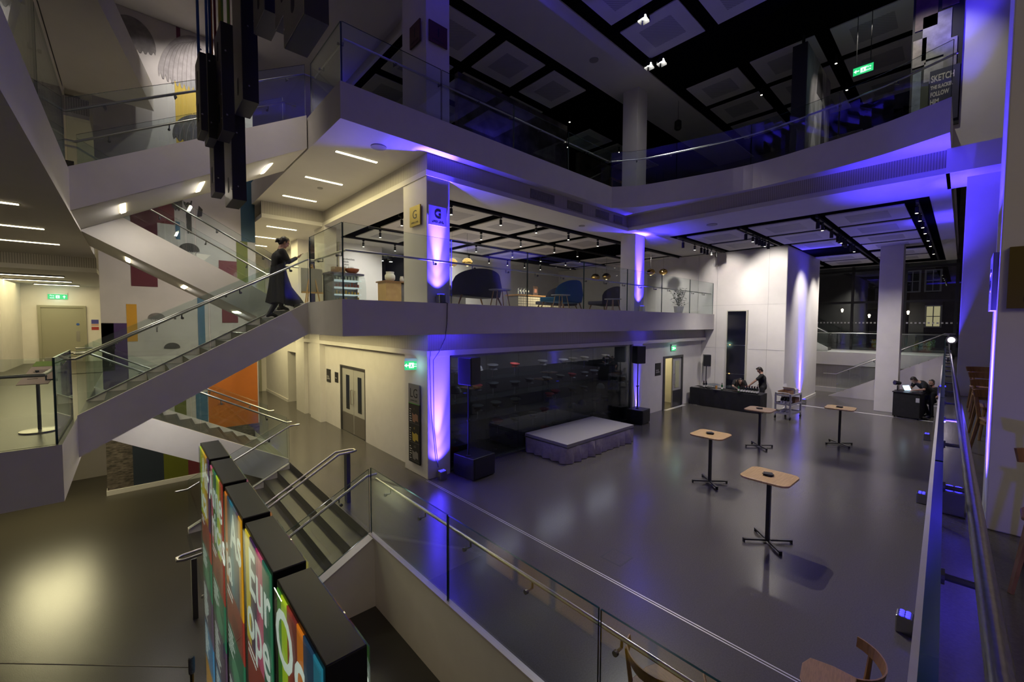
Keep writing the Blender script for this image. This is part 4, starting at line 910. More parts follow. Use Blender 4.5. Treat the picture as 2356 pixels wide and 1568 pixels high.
T = thing('directory_sign', 'tall black LG floor directory on the left side of the blue lit column', 'sign', (4.8, 8.6, .3))
M = NEGX(4.8, 8.8, .26); m = MB(); m.box(0, .5, 0, 1.4, 0, .03, 0, M); m.build('board', SB, T)
m = MB(); m.box(0, .5, 1.4, 1.85, 0, .03, 0, M); p = m.build('level_plate', SG, T); m = MB(); m.box(0, .5, 1.385, 1.4, .0, .032, 0, M); m.build('green_stripe', mat('sign_green', (.08, .4, .05), .5), T)
text_mesh('lettering', 'LG', .3, INK, M @ Matrix.Translation((.25, 1.54, .03)), p, .002, 'CENTER'); text_mesh('lettering', 'LOWER LEVEL', .05, INK, M @ Matrix.Translation((.25, 1.45, .03)), p, .002, 'CENTER')
for k, (z, c, t_) in enumerate(((.95, (.3, .16, .1), '1'), (.5, (.5, .38, .06), 'G'), (.07, (.22, .21, .2), 'LG'))):
    m = MB(); Mk = M @ Matrix.Translation((.3, z + .12, .03)) @ Matrix.Rotation(.12, 4, 'Z')
    m.prism([(-.12, -.08), (-.02, -.11), (.02, -.06), (.13, -.09), (.14, .06), (.05, .1), (-.03, .07), (-.12, .12)], 0, .002, 0, None, Mk); m.build('floor_plan', mat('plan_%d' % k, c, .6), T)
    text_mesh('lettering', t_, .07, MATS['plan_%d' % k], M @ Matrix.Translation((.24, z + .3, .03)), T, .001)
    m = MB()
    for i in range(6): m.box(.05, .05 + RND.uniform(.04, .1), z + .02 + i * .055, z + .035 + i * .055, .03, .032, 0, M)
    m.build('text_lines', WINK, T)
    m = MB(); m.box(0, .5, z - .02, z - .017, .03, .032, 0, M); m.build('divider', SG, T)
GREEN = glow('exit_green', (.02, .55, .16), 1.1); EXW = glow('exit_white', (.7, 1, .9), 1.6)
def exit_sign(M, loc, lab, arrow='right', w=.36, h=.17, body=True, cube=True, hang=0):
    T = thing('exit_sign', lab, 'exit sign', loc, 0, 'illuminated green exit signs')
    m = MB(); m.box(-w / 2 - .01, w / 2 + .01, -h / 2 - .01, h / 2 + .01, -.02, 0, 0, M); m.box(-w / 2, w / 2, h / 2, h / 2 + .06, -.04, .02, 0, M)
    if hang: m.tube([M @ Vector((-w * .35, h / 2, -.01)), M @ Vector((-w * .35, h / 2 + hang, -.01))], .008, 6); m.tube([M @ Vector((w * .35, h / 2, -.01)), M @ Vector((w * .35, h / 2 + hang, -.01))], .008, 6)
    m.build('housing', mat('exit_housing', (.55, .55, .53), .5) if not hang else BLACK, T)
    m = MB(); m.box(-w / 2, w / 2, -h / 2, h / 2, 0, .004, 0, M); p = m.build('face', GREEN, T)
    s = {'left': 1, 'right': -1, 'up': -1}[arrow]
    text_mesh('lettering', 'Fire\nexit', min(h * .42, w * .17), EXW, M @ Matrix.Translation((s * w * .28 - (.12 * w if s < 0 else .15 * w), h * .08, .005)), p, .001)
    m = MB(); a = w * .33 * -s; Ma = M @ Matrix.Translation((a, 0, .006)) @ Matrix.Rotation({'left': PI, 'right': 0, 'up': PI / 2}[arrow], 4, 'Z'); q = h * .3
    m.box(-q, q * .3, -q * .22, q * .22, 0, .001, 0, Ma); m.prism([(0, -q * .8), (q, 0), (0, q * .8), (q * .15, 0)], 0, .001, 0, None, Ma); m.build('arrow', EXW, p)
    m = MB(); m.box(-q * .9, q * .9, -q, q, .005, .006, 0, M); m.build('door_pictogram', EXW, p)
    m = MB(); Mb = M @ Matrix.Translation((0, 0, .0065)); m.prism([(-q * .2, q * .4), (q * .2, q * .5), (q * .15, 0), (q * .45, -q * .8), (q * .25, -q * .85), (0, -q * .25), (-q * .35, -q * .8), (-q * .55, -q * .7), (-q * .15, 0)], 0, .001, 0, None, Mb); m.build('running_figure', GREEN, p)
    c = M @ Vector((0, 0, .25)); lamp('exit_glow', 'POINT', c, 1.6, (.5, 1, .8), None, .1)
exit_sign(face_mx((4.72, 8.56, 2.55), (1, -.55, 0), (0, 0, 1)), (4.72, 8.56, 2.55), 'green fire exit sign above the LG directory column', 'left', .3, .2)
exit_sign(NEGY(16.7, 8.16, 2.5), (16.7, 8.16, 2.5), 'green exit sign over the open doorway right of the stage', 'right', .4, .2)
exit_sign(NEGY(-2.0, 22.78, 4.42), (-2, 22.78, 4.42), 'green fire exit sign above the grey green hall door', 'up', .5, .18)
exit_sign(NEGX(14.6, 2.05, 10.35), (14.6, 2, 10.35), 'green fire exit sign hanging on rods from the top gallery ceiling', 'left', .42, .2, hang=1.45)
exit_sign(NEGY(13.2, 14.0, 10.2), (13.2, 14, 10.2), 'small exit sign deep in the dark top gallery beside the picture frame', 'left', .4, .2, hang=1.6)
def plaque(M, loc, w, h, lines, lab, mt=SB):
    T = thing('wall_sign', lab, 'sign', loc); m = MB(); m.box(0, w, 0, h, 0, .012, 0, M); p = m.build('plate', mt, T)
    text_mesh('lettering', lines, h * .16, WINK, M @ Matrix.Translation((w * .12, h * .38, .012)), p, .001)
plaque(NEGX(5.0, 15.05, 1.45), (5, 15, 1.45), .4, .45, 'FOYLE\nCENTRE', 'black wall sign left of the double doors, larger of two'); plaque(NEGX(5.0, 14.25, 1.52), (5, 14.2, 1.52), .3, .34, 'Toilets', 'small black wall sign just left of the double doors')
plaque(NEGY(15.25, 8.2, 1.45), (15.25, 8.2, 1.45), .45, .5, 'FOYLE\nCENTRE', 'black wall sign on the white wall left of the open doorway')
T = thing('notice', 'blue and red safety notices beside the hall door', 'notice', (-1.05, 22.8, 3.4))
for z0, z1, c in ((3.42, 3.58, (.06, .06, .3)), (3.34, 3.41, (.5, .3, .25)), (3.18, 3.3, (.35, .03, .03))): m = MB(); m.box(-1.15, -.95, 22.79, 22.8, z0, z1); m.build('sheet', mat('notice_%d' % int(z0 * 100), c, .6), T)
T = thing('tall_banner_sign', 'tall green topped dark directory panel on the round hall pier at left', 'sign', (-3.1, 19.6, 2.3))
m = MB(); m.box(-3.2, -2.98, 19.57, 19.6, 2.35, 3.6); m.build('board', mat('dark_photo', (.06, .055, .04), .6, noise=.6, nscale=20), T); m = MB(); m.box(-3.2, -2.98, 19.57, 19.6, 3.6, 4.0); m.build('level_plate', mat('olive_plate', (.16, .17, .03), .5), T)
# tilted notice stand on the landing
T = thing('notice_stand', 'tilted pink and green notice on a chrome post behind the landing glass', 'notice stand', (-1.0, 8.8, GM))
m = MB(); m.lathe([(.2, 0), (.2, .018), (.03, .03)], 28, 0, Matrix.Translation((-1.0, 8.8, GM))); m.build('base', STEEL, T, smooth=True)
m = MB(); m.tube([(-1.0, 8.8, GM + .02), (-1.0, 8.8, GM + .86)], .02, 10); m.build('post', DSTEEL, T)
M = face_mx((-1.18, 8.66, GM + .68), (1, -.15, 0), (.28, .5, .5)); m = MB(); m.box(0, .3, 0, .44, 0, .012, 0, M); p = m.build('board', mat('notice_pink', (.55, .4, .4), .5), T)
m = MB(); m.box(0, .3, .34, .44, .012, .014, 0, M); m.build('green_header', mat('notice_green', (.18, .3, .03), .5), p)
m = MB()
for i, L in enumerate((.17, .14, 0, .15, .18, .1)):
    if L: m.box(.06, .06 + L, .26 - i * .032, .268 - i * .032, .012, .0135, 0, M)
m.build('text_lines', INK, p)
# ---- backlit kiosks in a row on the lower floor
COLS = {'y': (.8, .62, .03), 'lm': (.5, .72, .02), 'gn': (.06, .25, .02), 'dg': (.02, .16, .1), 'pk': (.7, .12, .22), 'mg': (.45, .02, .13), 'pu': (.05, .015, .08), 'dr': (.2, .025, .02), 'or': (.75, .2, .01), 'nv': (.015, .05, .1), 'tl': (.02, .2, .28), 'sl': (.1, .14, .17), 'am': (.7, .33, .01), 'bl': (.05, .22, .4), 'rd': (.32, .04, .025), 'gr': (.03, .17, .08), 'gl': (.1, .36, .17), 'vt': (.1, .06, .1)}
PM = {k: glow('poster_' + k, c, .5) for k, c in COLS.items()}
LET = glow('poster_lettering', (.72, .8, .68), .75)
KX0, KX1, KTOP, KW, KP = .55, .755, 2.1, .8, .885
def kiosk(y0, word, cols, lab):
    l1, l2 = word; y1 = y0 + KW
    T = thing('poster_kiosk', lab, 'kiosk', ((KX0 + KX1) / 2, (y0 + y1) / 2, LL), 0, 'black kiosks with backlit posters')
    m = MB(); m.box(KX0 + .012, KX1 - .012, y0, y1, LL, KTOP); m.build('cabinet', mat('kiosk_black', (.008, .0078, .008), .36, spec=.3), T, bevel=.006)
    for side in (0, 1):
        M = NEGX(KX0 + .011, y1 - .03, LL) if side == 0 else face_mx((KX1 - .011, y0 + .03, LL), (0, 1, 0), (0, 0, 1))
        W = KW - .06; H = KTOP - LL - .03; zt = H - .78; m = MB(); names = []; x = 0
        def put(k): 
            if k not in names: names.append(k)
            return names.index(k)
        tot = sum(wd for _, wd in cols)
        for k, wd in cols:
            wd = wd / tot * W; m.box(x, x + wd, zt, H, 0, .006, put(k), M); x += wd
        for k, za, zb in (('rd', zt - .34, zt), ('gr', zt - .78, zt - .34), ('vt', zt - 1.3, zt - .78), ('bl', zt - 1.75, zt - 1.3), ('am', .05, zt - 1.75)): m.box(0, W, za, zb, 0, .006, put(k), M)
        m.lathe([(.17, 0), (.17, .0065)], 24, put('dr'), M @ Matrix.Translation((W * .55, zt - .24, 0)) @ Matrix.Diagonal((1, .55, 1, 1)))
        m.lathe([(.2, 0), (.2, .0065)], 24, put('gl'), M @ Matrix.Translation((W * .5, zt - .66, 0)) @ Matrix.Diagonal((1, .55, 1, 1)))
        p = m.build('poster', [PM[k] for k in names], T)
        text_mesh('lettering', l1, .44, LET, M @ Matrix.Translation((W * .97, H - .38, .007)), p, .001, 'RIGHT', bold=.004); text_mesh('lettering', l2, .44, LET, M @ Matrix.Translation((W * .03, H - .71, .007)), p, .001, 'LEFT', bold=.004)
        m = MB()
        for za, n in ((zt - .04, 2), (zt - .4, 5), (zt - .86, 9), (zt - 1.36, 8)):
            for i in range(n):
                q = RND.uniform(.25, .5) * W
                for s_ in range(7): m.box(.04 + s_ * q / 7, .04 + (s_ + .7) * q / 7, za - i * .045, za - i * .045 + .018, .006, .0075, 0, M)
        m.build('text_lines', LET, p)
        m = MB(); m.box(-.01, W + .01, 0, H, .012, .018, 0, M); m.build('cover_glass', glass('kiosk_cover', (.93, .96, .96), .7), T)
Y1 = 5.3
kiosk(Y1, ('Afr', 'ica'), [('lm', 1), ('y', 2), ('am', 1.4), ('pu', 1.2)], 'black kiosk with a backlit Africa poster, farthest of the row')
kiosk(Y1 - KP, ('Ame', 'ricas'), [('pk', 1), ('gn', .8), ('dg', 1.2), ('lm', 1), ('y', .6), ('rd', 1.2)], 'black kiosk with a backlit Americas poster, second farthest')
kiosk(Y1 - 2 * KP, ('As', 'ia'), [('or', 1), ('nv', 1), ('tl', 1.2), ('sl', 1.2), ('vt', .7), ('am', 1)], 'black kiosk with a backlit Asia poster in the middle of the row')
kiosk(Y1 - 3 * KP, ('Eur', 'ope'), [('y', 1.4), ('pu', 1.8), ('mg', .6), ('pk', 1.1), ('dg', 1.2), ('gr', .8)], 'black kiosk with a backlit Europe poster, second nearest')
kiosk(Y1 - 4 * KP, ('Oce', 'ania'), [('gn', .9), ('lm', 1.2), ('rd', 1), ('dr', .9), ('or', 1.1), ('nv', 1.6), ('tl', 1.2)], 'black kiosk with a backlit Oceania poster, nearest the viewer')
# barrier post with a cord on the lower floor
T = thing('barrier_post', 'slim black and yellow barrier post standing left of the kiosks', 'barrier', (.1, 5.6, LL))
m = MB(); m.tube([(.385, 5.62, LL), (.385, 5.62, -.3)], .018, 10); m.lathe([(.16, 0), (.16, .02), (.02, .04)], 20, 0, Matrix.Translation((.385, 5.62, LL))); m.build('post', mat('black_yellow', (.04, .03, .01), .4), T)
m = MB(); m.lathe([(.028, -.33), (.03, -.3), (.03, -.16), (.02, -.15)], 12, 0, Matrix.Translation((.385, 5.62, 0))); m.build('wrapped_top', mat('grey_wrap', (.15, .15, .15), .7, noise=.4, nscale=60), T)
T.location = (.385, 5.62, LL)
for c in T.children: c.matrix_parent_inverse = Matrix.Translation((-.385, -5.62, -LL))
m = MB(); m.tube([(.36, 5.65, -.27), (-1.9, 7.9, -.33), (-4.5, 10.5, -.3)], .006, 6); tag(m.build('stretched_cord', mat('pale_cord', (.3, .28, .22), .7)), 'thin cord stretched leftward across the lower floor from the barrier post', 'cord')
# ---- hanging installation: black steel edged boxes on coloured tubes
BOXM = mat('box_black', (.007, .0065, .006), .55); BOXS = mat('box_steel_olive_lit', (.3, .28, .19), .4, .35, noise=.2, nscale=30, nstretch=(1, 1, 6))  # olive tone in the steel stands in for light on these sides
def hbox(x0, x1, y0, y1, z0, z1, lab, tubes=(), ztop=11.9):
    T = thing('hanging_box', lab, 'hanging box', ((x0 + x1) / 2, (y0 + y1) / 2, z0), 0, 'hanging installation of black boxes')
    m = MB(); m.xprism([(y0, z0), (y1, z0), (y1, z1), (y0, z1)], x0, x1); m.build('body', BOXM, T)
    r = MB(); r.box(x0 - .006, x0, y0 + .004, y1 - .004, z0 + .004, z1 - .004)
    sl = MB(); yc = (y0 + y1) / 2; slots = []
    for z in (z0 + .28, z1 - .28):
        pts = [(yc + .05 * math.cos(a), z + (.07 if math.sin(a) > 0 else -.07) + .05 * math.sin(a)) for a in [2 * PI * i / 16 for i in range(16)]]; sl.xprism(pts, x0 - .008, x0 - .005)
    for i in range(int((z1 - z0) / .3)):
        for y in (y0 + .03, y1 - .03): r.ball((x0 - .006, y, z0 + .15 + i * .3), .008, 6, 1)
    for i in range(int((z1 - z0) / .8) + 1): r.ball(((x0 + x1) / 2 - .02, y0 - .002, z0 + .2 + i * .8), .012, 6, 1)
    pl = r.build('steel_side', [BOXS, STEEL], T); sl.build('slot', BLACK, pl)
    for k, (dx, dy, col) in enumerate(tubes):
        t = MB(); x, y = (x0 + x1) / 2 + dx, yc + dy; t.tube([(x, y, z1), (x, y, ztop)], .016, 8); t.build('coloured_tube', mat('tube_' + col, dict(blue=(.03, .1, .3), orange=(.5, .12, .01), red=(.18, .012, .01), yellow=(.45, .4, .02), green=(.2, .36, .02), dgreen=(.01, .1, .05), sky=(.08, .25, .32))[col], .3, spec=.8), T)
hbox(.72, .79, 6.65, 7.05, 5.98, 6.95, 'slim hanging box at the far left of the cluster, on a blue tube', [(-.02, .0, 'blue')])
hbox(.83, .92, 6.9, 7.3, 6.0, 7.1, 'slim hanging box second from the left on two blue tubes', [(-.03, -.1, 'blue'), (.03, .1, 'blue')])
hbox(.93, 1.05, 7.31, 7.7, 5.4, 6.75, 'low slim hanging box with a dark end on an orange tube', [(-.03, 0, 'orange'), (.03, .1, 'red')])
hbox(.93, 1.06, 6.5, 6.95, 6.0, 7.35, 'hanging box with yellow and green tubes above', [(-.04, 0, 'yellow'), (.0, .1, 'green'), (.04, -.1, 'green')])
hbox(1.18, 1.36, 7.55, 8.2, 5.4, 6.75, 'lowest hanging box, its end reaching furthest down', [(-.03, 0, 'orange'), (.05, .1, 'dgreen')])
hbox(1.21, 1.4, 6.8, 7.4, 6.6, 8.9, 'tall broad hanging box in the middle of the cluster', [(-.05, 0, 'sky'), (.05, .1, 'dgreen')])
hbox(1.3, 1.5, 5.9, 6.5, 7.35, 9.4, 'hanging box behind the big one, cut by the picture top', [(0, 0, 'sky')])
hbox(1.08, 1.27, 3.64, 4.22, 6.0, 8.2, 'large hanging box nearest the viewer, apart to the right')
hbox(1.32, 1.5, 4.9, 5.5, 6.9, 9.0, 'hanging box half hidden between the tall one and the nearest one')
# ================================================================ CHAIRS, CAFE, GALLERY, STREET
def wood_chair():
    """plywood chair: splayed legs, saucer seat and a wide wrap-round back held by the rear legs; faces +Y"""
    T = thing('wooden_chair', 'x', 'chair', (0, 0, 0), 0, 'brown wooden chairs')
    m = MB(); A = []
    for x, y in ((-.2, -.2), (-.24, .05), (-.22, .22), (-.1, .27), (.1, .27), (.22, .22), (.24, .05), (.2, -.2)): A.append((x, y))
    m.prism(A, .44, .462); m.build('seat', OAKD, T, world=False, bevel=.006)
    for sx in (-1, 1):
        m = MB(); m.tube([(sx * .24, .24, 0), (sx * .19, .17, .44)], .02, 6, radii=[.015, .021]); m.build('leg', OAKD, T, world=False)
        m = MB(); m.tube([(sx * .24, -.27, 0), (sx * .2, -.17, .44), (sx * .23, -.2, .74)], .02, 6, radii=[.015, .022, .016]); m.build('leg', OAKD, T, world=False)
    m = MB()
    for y in (-.16, .16): m.box(-.19, .19, y - .012, y + .012, .385, .44)
    for x in (-.19, .19): m.box(x - .012, x + .012, -.16, .16, .385, .44)
    m.build('apron', OAKD, T, world=False)
    m = MB(); n = 14; L = []
    for i in range(n + 1):
        a = -PI / 2 + (-1.25 + 2.5 * i / n); ex = .29 * math.cos(a) * 1.0; ey = -.02 + .26 * math.sin(a)
        hgt = .11 * (1 - .25 * abs(2 * i / n - 1)); L.append((ex, ey, .79 - hgt, .79, .965))
    for (x0, y0, a0, b0, k), (x1, y1, a1, b1, _) in zip(L, L[1:]):
        s_ = .045
        m.loft([(x0, y0, a0), (x1, y1, a1), (x1 * k, y1 * k, a1), (x0 * k, y0 * k, a0)], [(x0 * 1.06, y0 * 1.06, b0), (x1 * 1.06, y1 * 1.06, b1), (x1 * 1.02, y1 * 1.02, b1), (x0 * 1.02, y0 * 1.02, b0)])
    bmesh.ops.remove_doubles(m.b, verts=m.b.verts, dist=.0005); m.build('backrest', OAKD, T, world=False, smooth=True)
    return T
wc = wood_chair(); first = [True]
def put_chair(x, y, z, rot, lab, grp='wooden chairs by the near balustrade'):
    o = wc if first[0] else dup(wc, (0, 0, 0)); first[0] = False
    o.location = (x, y, z); o.rotation_euler[2] = rot; o['label'] = lab; o['group'] = grp; return o
put_chair(4.36, .6, 0, .12, 'brown wooden chair standing free on the hall floor at the lower right'); put_chair(3.22, 1.6, 0, -PI / 2 - .25, 'brown wooden chair behind the near glass balustrade at the bottom centre'); put_chair(3.36, 1.0, 0, -PI / 2 - .1, 'wooden chair right of the one behind the near balustrade, mostly cut off'); put_chair(3.72, .42, 0, -PI / 2 + .2, 'wooden chair at the bottom edge, just left of the free standing chair')
put_chair(3.95, -.52, GM, PI / 2 - .15, 'brown wooden chair on the terrace in front of the cream column, nearest the viewer', 'wooden chairs on the terrace')
for i, (x, y, r) in enumerate(((7.4, -.42, 1.9), (8.7, -.40, 1.75), (10.0, -.38, 1.6), (11.3, -.36, 1.6))): put_chair(x, y, GM, r, 'wooden chair beyond the terrace rail, %s beyond the cream column' % ORD[i], 'wooden chairs on the terrace')
# ---- cafe on the upper ground floor
def lounge(x, y, rot, col, lab):
    T = thing('lounge_sofa', lab, 'sofa', (x, y, GU), rot, 'high backed cafe sofas')
    m = MB(); n = 22; inn = []; out = []
    for i in range(n + 1):
        t = i / n; a = PI + .35 + (PI - .7) * t; px, py = .88 * math.cos(a), .52 * math.sin(a); k = math.sin(PI * t) ** .55; inn.append((px * .9, py * .86, .36, .66 + .38 * k)); out.append((px, py, .32, .66 + .42 * k))
    rows = [m.vs([(p[0], p[1], p[2]) for p in out]), m.vs([(p[0] * 1.06, p[1] * 1.1, .6) for p in out]), m.vs([(p[0], p[1], p[3]) for p in out]), m.vs([(p[0], p[1], p[3]) for p in inn]), m.vs([(p[0], p[1], p[2]) for p in inn])]
    for A, B in zip(rows, rows[1:] + rows[:1]):
        for i in range(n): m.face([A[i], A[i + 1], B[i + 1], B[i]])
    m.face([r[0] for r in rows]); m.face([r[-1] for r in rows][::-1]); sh = m.build('shell', col, T, world=False, smooth=True)
    m = MB(); m.prism([(-.72, -.3), (.72, -.3), (.76, .4), (-.76, .4)], .3, .45); m.build('seat', col, T, world=False, bevel=.04)
    for sx in (-1, 1):
        for sy in (-.28, .3): m = MB(); m.tube([(sx * .8, sy * 1.15, 0), (sx * .62, sy, .36)], .022, 8, radii=[.014, .026]); m.build('leg', OAKD, T, world=False)
    T.scale = (1.25, 1.05, .94)
    return T
lounge(6.95, 9.2, .25, mat('charcoal_upholstery', (.05, .05, .065), .85), 'charcoal high backed sofa nearest the blue lit column in the cafe')
lounge(10.95, 9.35, .3, mat('blue_upholstery', (.03, .14, .27), .85), 'blue high backed sofa in the middle of the cafe edge'); lounge(14.0, 9.7, .3, MATS['charcoal_upholstery'], 'dark sofa at the right end of the cafe edge, left of the far column')
lounge(12.6, 11.0, .1, MATS['charcoal_upholstery'], 'dark sofa behind the blue one in the cafe')
def stool(x, y, lab, h=.42):
    T = thing('low_table', lab, 'table', (x, y, GU), 0, 'small cafe tables'); m = MB(); m.lathe([(.28, h), (.3, h + .01), (.3, h + .025), (.0, h + .026)], 24, cap=False); m.build('table_top', mat('pale_table', (.5, .52, .48), .25), T, world=False)
    for k in range(4):
        a = k * PI / 2 + .5; m = MB(); m.tube([(.27 * math.cos(a), .27 * math.sin(a), 0), (.18 * math.cos(a), .18 * math.sin(a), h)], .014, 6); m.build('leg', OAK, T, world=False)
stool(7.1, 8.2, 'small oak legged table in front of the charcoal sofa'); stool(9.75, 8.4, 'pale topped low table left of the blue sofa'); stool(12.7, 8.5, 'pale topped low table left of the far column')
T = thing('cafe_counter', 'oak boarded cafe counter left of the blue lit G column', 'counter', (6.9, 13.1, GU)); m = MB(); m.box(6.15, 6.7, 12.8, 13.4, GU, 4.86, 0); m.build('oak_end', OAK, T); m = MB(); m.box(6.7, 9.4, 12.85, 13.4, GU, 4.82); m.build('front', mat('grey_counter', (.2, .19, .18), .6, noise=.3, nscale=4), T); m = MB(); m.box(6.1, 9.45, 12.75, 13.45, 4.86, 4.9); m.build('worktop', OAKD, T)
for i, (x, r, h, lab) in enumerate(((6.42, .17, .32, 'large white ceramic jar on the oak counter'), (6.85, .07, .2, 'smaller white canister beside the ceramic jar, left one'), (7.07, .07, .19, 'smaller white canister beside the ceramic jar, right one'))):
    m = MB(); m.lathe([(r * .6, 0), (r, h * .25), (r, h * .6), (r * .75, h * .8), (r * .8, h)], 18, 0, Matrix.Translation((x, 13.05, 4.9))); tag(m.build('ceramic_jar', mat('white_ceramic', (.75, .73, .7), .3), smooth=True), lab, 'jar')
T = thing('display_fridge', 'open glass fronted chilled display of drinks and cakes in the cafe', 'fridge', (5.0, 13.2, GU)); m = MB(); m.box(4.45, 5.5, 13.5, 13.6, GU, 5.02); m.box(4.45, 4.5, 12.8, 13.6, GU, 5.02); m.box(4.45, 5.5, 12.8, 13.6, GU, 4.08); m.build('body', DSTEEL, T); m = MB(); m.box(4.42, 5.5, 12.95, 13.62, 5.0, 5.06); m.build('canopy', STEEL, T)
for k, z in enumerate((4.15, 4.38, 4.6, 4.82)):
    m = MB(); m.box(4.5, 5.4, 12.95, 13.5, z, z + .02); sf = m.build('shelf', mat('lit_shelf', (.6, .62, .62), .3, emit=(.9, 1, 1), es=.35), T)
    g = MB()
    for i in range(9):
        hh = RND.uniform(.07, .15); g.lathe([(.03, 0), (.03, hh)], 8, 0, Matrix.Translation((4.57 + i * .095, 13.05, z + .02)))
    g.build('product', mat('product_%d' % k, [(.35, .2, .05), (.5, .3, .06), (.25, .05, .03), (.5, .5, .45)][k], .4), sf)
m = MB(); P = [(12.95, 5.0), (12.85, 4.9), (12.78, 4.6), (12.78, 4.08), (12.79, 4.08), (12.79, 4.6), (12.86, 4.89), (12.96, 5.0)]; m.xprism(P, 4.5, 5.48); m.build('curved_glass', glass('fridge_glass', (.92, .96, .96), .8), T)
m = MB(); m.lathe([(.1, 0), (.2, .09), (.22, .16), (.2, .15), (.1, .02)], 16, 0, Matrix.Translation((5.2, 13.2, 5.06))); tag(m.build('red_bowl', mat('terracotta_bowl', (.35, .09, .03), .5), smooth=True), 'terracotta bowl on top of the chilled display', 'bowl')
m = MB(); m.box(4.6, 4.95, 13.1, 13.35, 5.06, 5.24); tag(m.build('wicker_basket', mat('pale_wicker', (.4, .27, .18), .8, noise=.4, nscale=40)), 'pale basket on top of the chilled display, left of the bowl', 'basket')
T = thing('tiled_counter', 'white tiled servery counter glowing behind the blue sofa', 'counter', (12.5, 12.2, GU)); m = MB(); m.box(11.3, 14.6, 11.95, 12.6, GU, 4.62); tl_ = mat('square_tiles', (.7, .66, .56), .3); nt = tl_.node_tree
br_ = nt.nodes.new('ShaderNodeTexBrick'); br_.offset = 0; br_.inputs['Scale'].default_value = 1; br_.inputs['Brick Width'].default_value = .1; br_.inputs['Row Height'].default_value = .1; br_.inputs['Mortar Size'].default_value = .012; br_.inputs['Color1'].default_value = br_.inputs['Color2'].default_value = (.72, .68, .56, 1); br_.inputs['Mortar'].default_value = (.12, .11, .1, 1)
tc_ = nt.nodes.new('ShaderNodeTexCoord'); mp_ = nt.nodes.new('ShaderNodeMapping'); mp_.inputs['Rotation'].default_value = (PI / 2, 0, 0); nt.links.new(tc_.outputs['Object'], mp_.inputs[0]); nt.links.new(mp_.outputs[0], br_.inputs['Vector']); nt.links.new(br_.outputs['Color'], nt.nodes['Principled BSDF'].inputs['Base Color'])
m.build('tiled_front', tl_, T); m = MB(); m.box(11.25, 14.65, 11.9, 12.65, 4.62, 4.67); m.build('worktop', OAKD, T)
lamp('servery_glow', 'AREA', (12.6, 11.5, 4.9), 14, (1, .8, .5), (12.6, 12.0, 4.3), 1.5, sy=.2)
for i in range(4):
    m = MB(); m.lathe([(.05, 0), (.055, .2), (.05, .26), (.02, .3)], 10, 0, Matrix.Translation((11.6 + i * .16, 12.2, 4.67))); tag(m.build('glass_carafe', GL), 'clear carafe on the tiled servery counter, %s from the left' % ORD[i], 'carafe', 'carafes on the tiled counter')
T = thing('menu_stand', 'small dark menu card stand on the tiled servery counter', 'menu', (12.5, 12.2, 4.67)); m = MB(); m.box(12.38, 12.66, 12.18, 12.2, 4.67, 5.07); p = m.build('card', mat('menu_dark', (.05, .02, .02), .5), T); m = MB(); m.box(12.45, 12.59, 12.175, 12.18, 4.8, 4.95); m.build('printed_picture', mat('menu_print', (.4, .15, .1), .5), p)
m = MB(); m.box(6.9, 7.9, 13.9, 14.0, GU, 4.4); tag(m.build('low_screen', mat('grey_screen', (.12, .12, .12), .6)), 'low grey partition behind the cafe counter', 'partition')
text_mesh('wall_lettering', 'Sandwiches\nSalads\nCakes\nHot drinks', .11, INK, NEGY(6.3, 16.99, 6.05), None, .004)
tag(bpy.data.objects['wall_lettering'], 'dark cafe menu lettering on the curved white wall', 'lettering')
T = thing('cafe_door', 'dark kitchen door with a small lit window in the cafe recess', 'door', (8.7, 19.98, GU)); m = MB(); m.box(8.2, 9.2, 19.93, 20.0, GU, 6.1); p = m.build('leaf', mat('charcoal_door', (.035, .035, .04), .5), T); m = MB(); m.box(8.55, 8.85, 19.92, 19.93, 5.1, 5.75); m.build('lit_window', glow('blue_white_window', (.35, .6, 1), 1.2), p)
for i in range(3):
    T = thing('ceiling_spotlight', 'bright oval ceiling spotlight over the dark kitchen recess, %s of three' % ORD[i], 'spotlight', (8.25 + i * .45, 18.5, 6.4), 0, 'spotlights in the kitchen recess'); m = MB(); m.lathe([(.09, .0), (.09, .3)], 14); m.build('body', BLACK, T, world=False); m = MB(); m.lathe([(.075, -.006), (.075, 0)], 14); m.build('lens', glow('spot_lens_bright', (1, .93, .8), 9), T, world=False)
T = thing('easel', 'wooden easel with a grey board near the top of the stairs', 'easel', (3.62, 12, GU)); m = MB(); m.tube([(3.42, 11.9, GU), (3.62, 12.05, 5.1)], .018, 6); m.build('leg', OAK, T); m = MB(); m.tube([(3.82, 11.9, GU), (3.66, 12.05, 5.1)], .018, 6); m.build('leg', OAK, T); m = MB(); m.tube([(3.64, 12.5, GU), (3.64, 12.05, 5.05)], .018, 6); m.build('leg', OAK, T); m = MB(); m.box(3.36, 3.9, 11.98, 12.0, 4.35, 4.98); m.build('board', mat('grey_board', (.3, .29, .27), .7), T); m = MB(); m.box(3.36, 3.9, 11.93, 12.0, 4.31, 4.35); m.build('ledge', OAK, T)
def pendant(x, y, z, lab):
    T = thing('pendant_lamp', lab, 'pendant lamp', (x, y, z), 0, 'round brass pendant lamps'); m = MB(); m.lathe([(.03, .14), (.12, .11), (.19, .02), (.19, -.05), (.13, -.12), (.06, -.14)], 20); m.build('shade', mat('polished_brass', (.75, .5, .16), .12, 1), T, world=False, smooth=True); m = MB(); m.tube([(0, 0, .14), (0, 0, 6.7 - z)], .004, 5); m.build('cord', BLACK, T, world=False)
    m = MB(); m.ball((0, 0, -.1), .06, 8); m.build('bulb', glow('pendant_bulb', (1, .75, .35), 3), T, world=False)
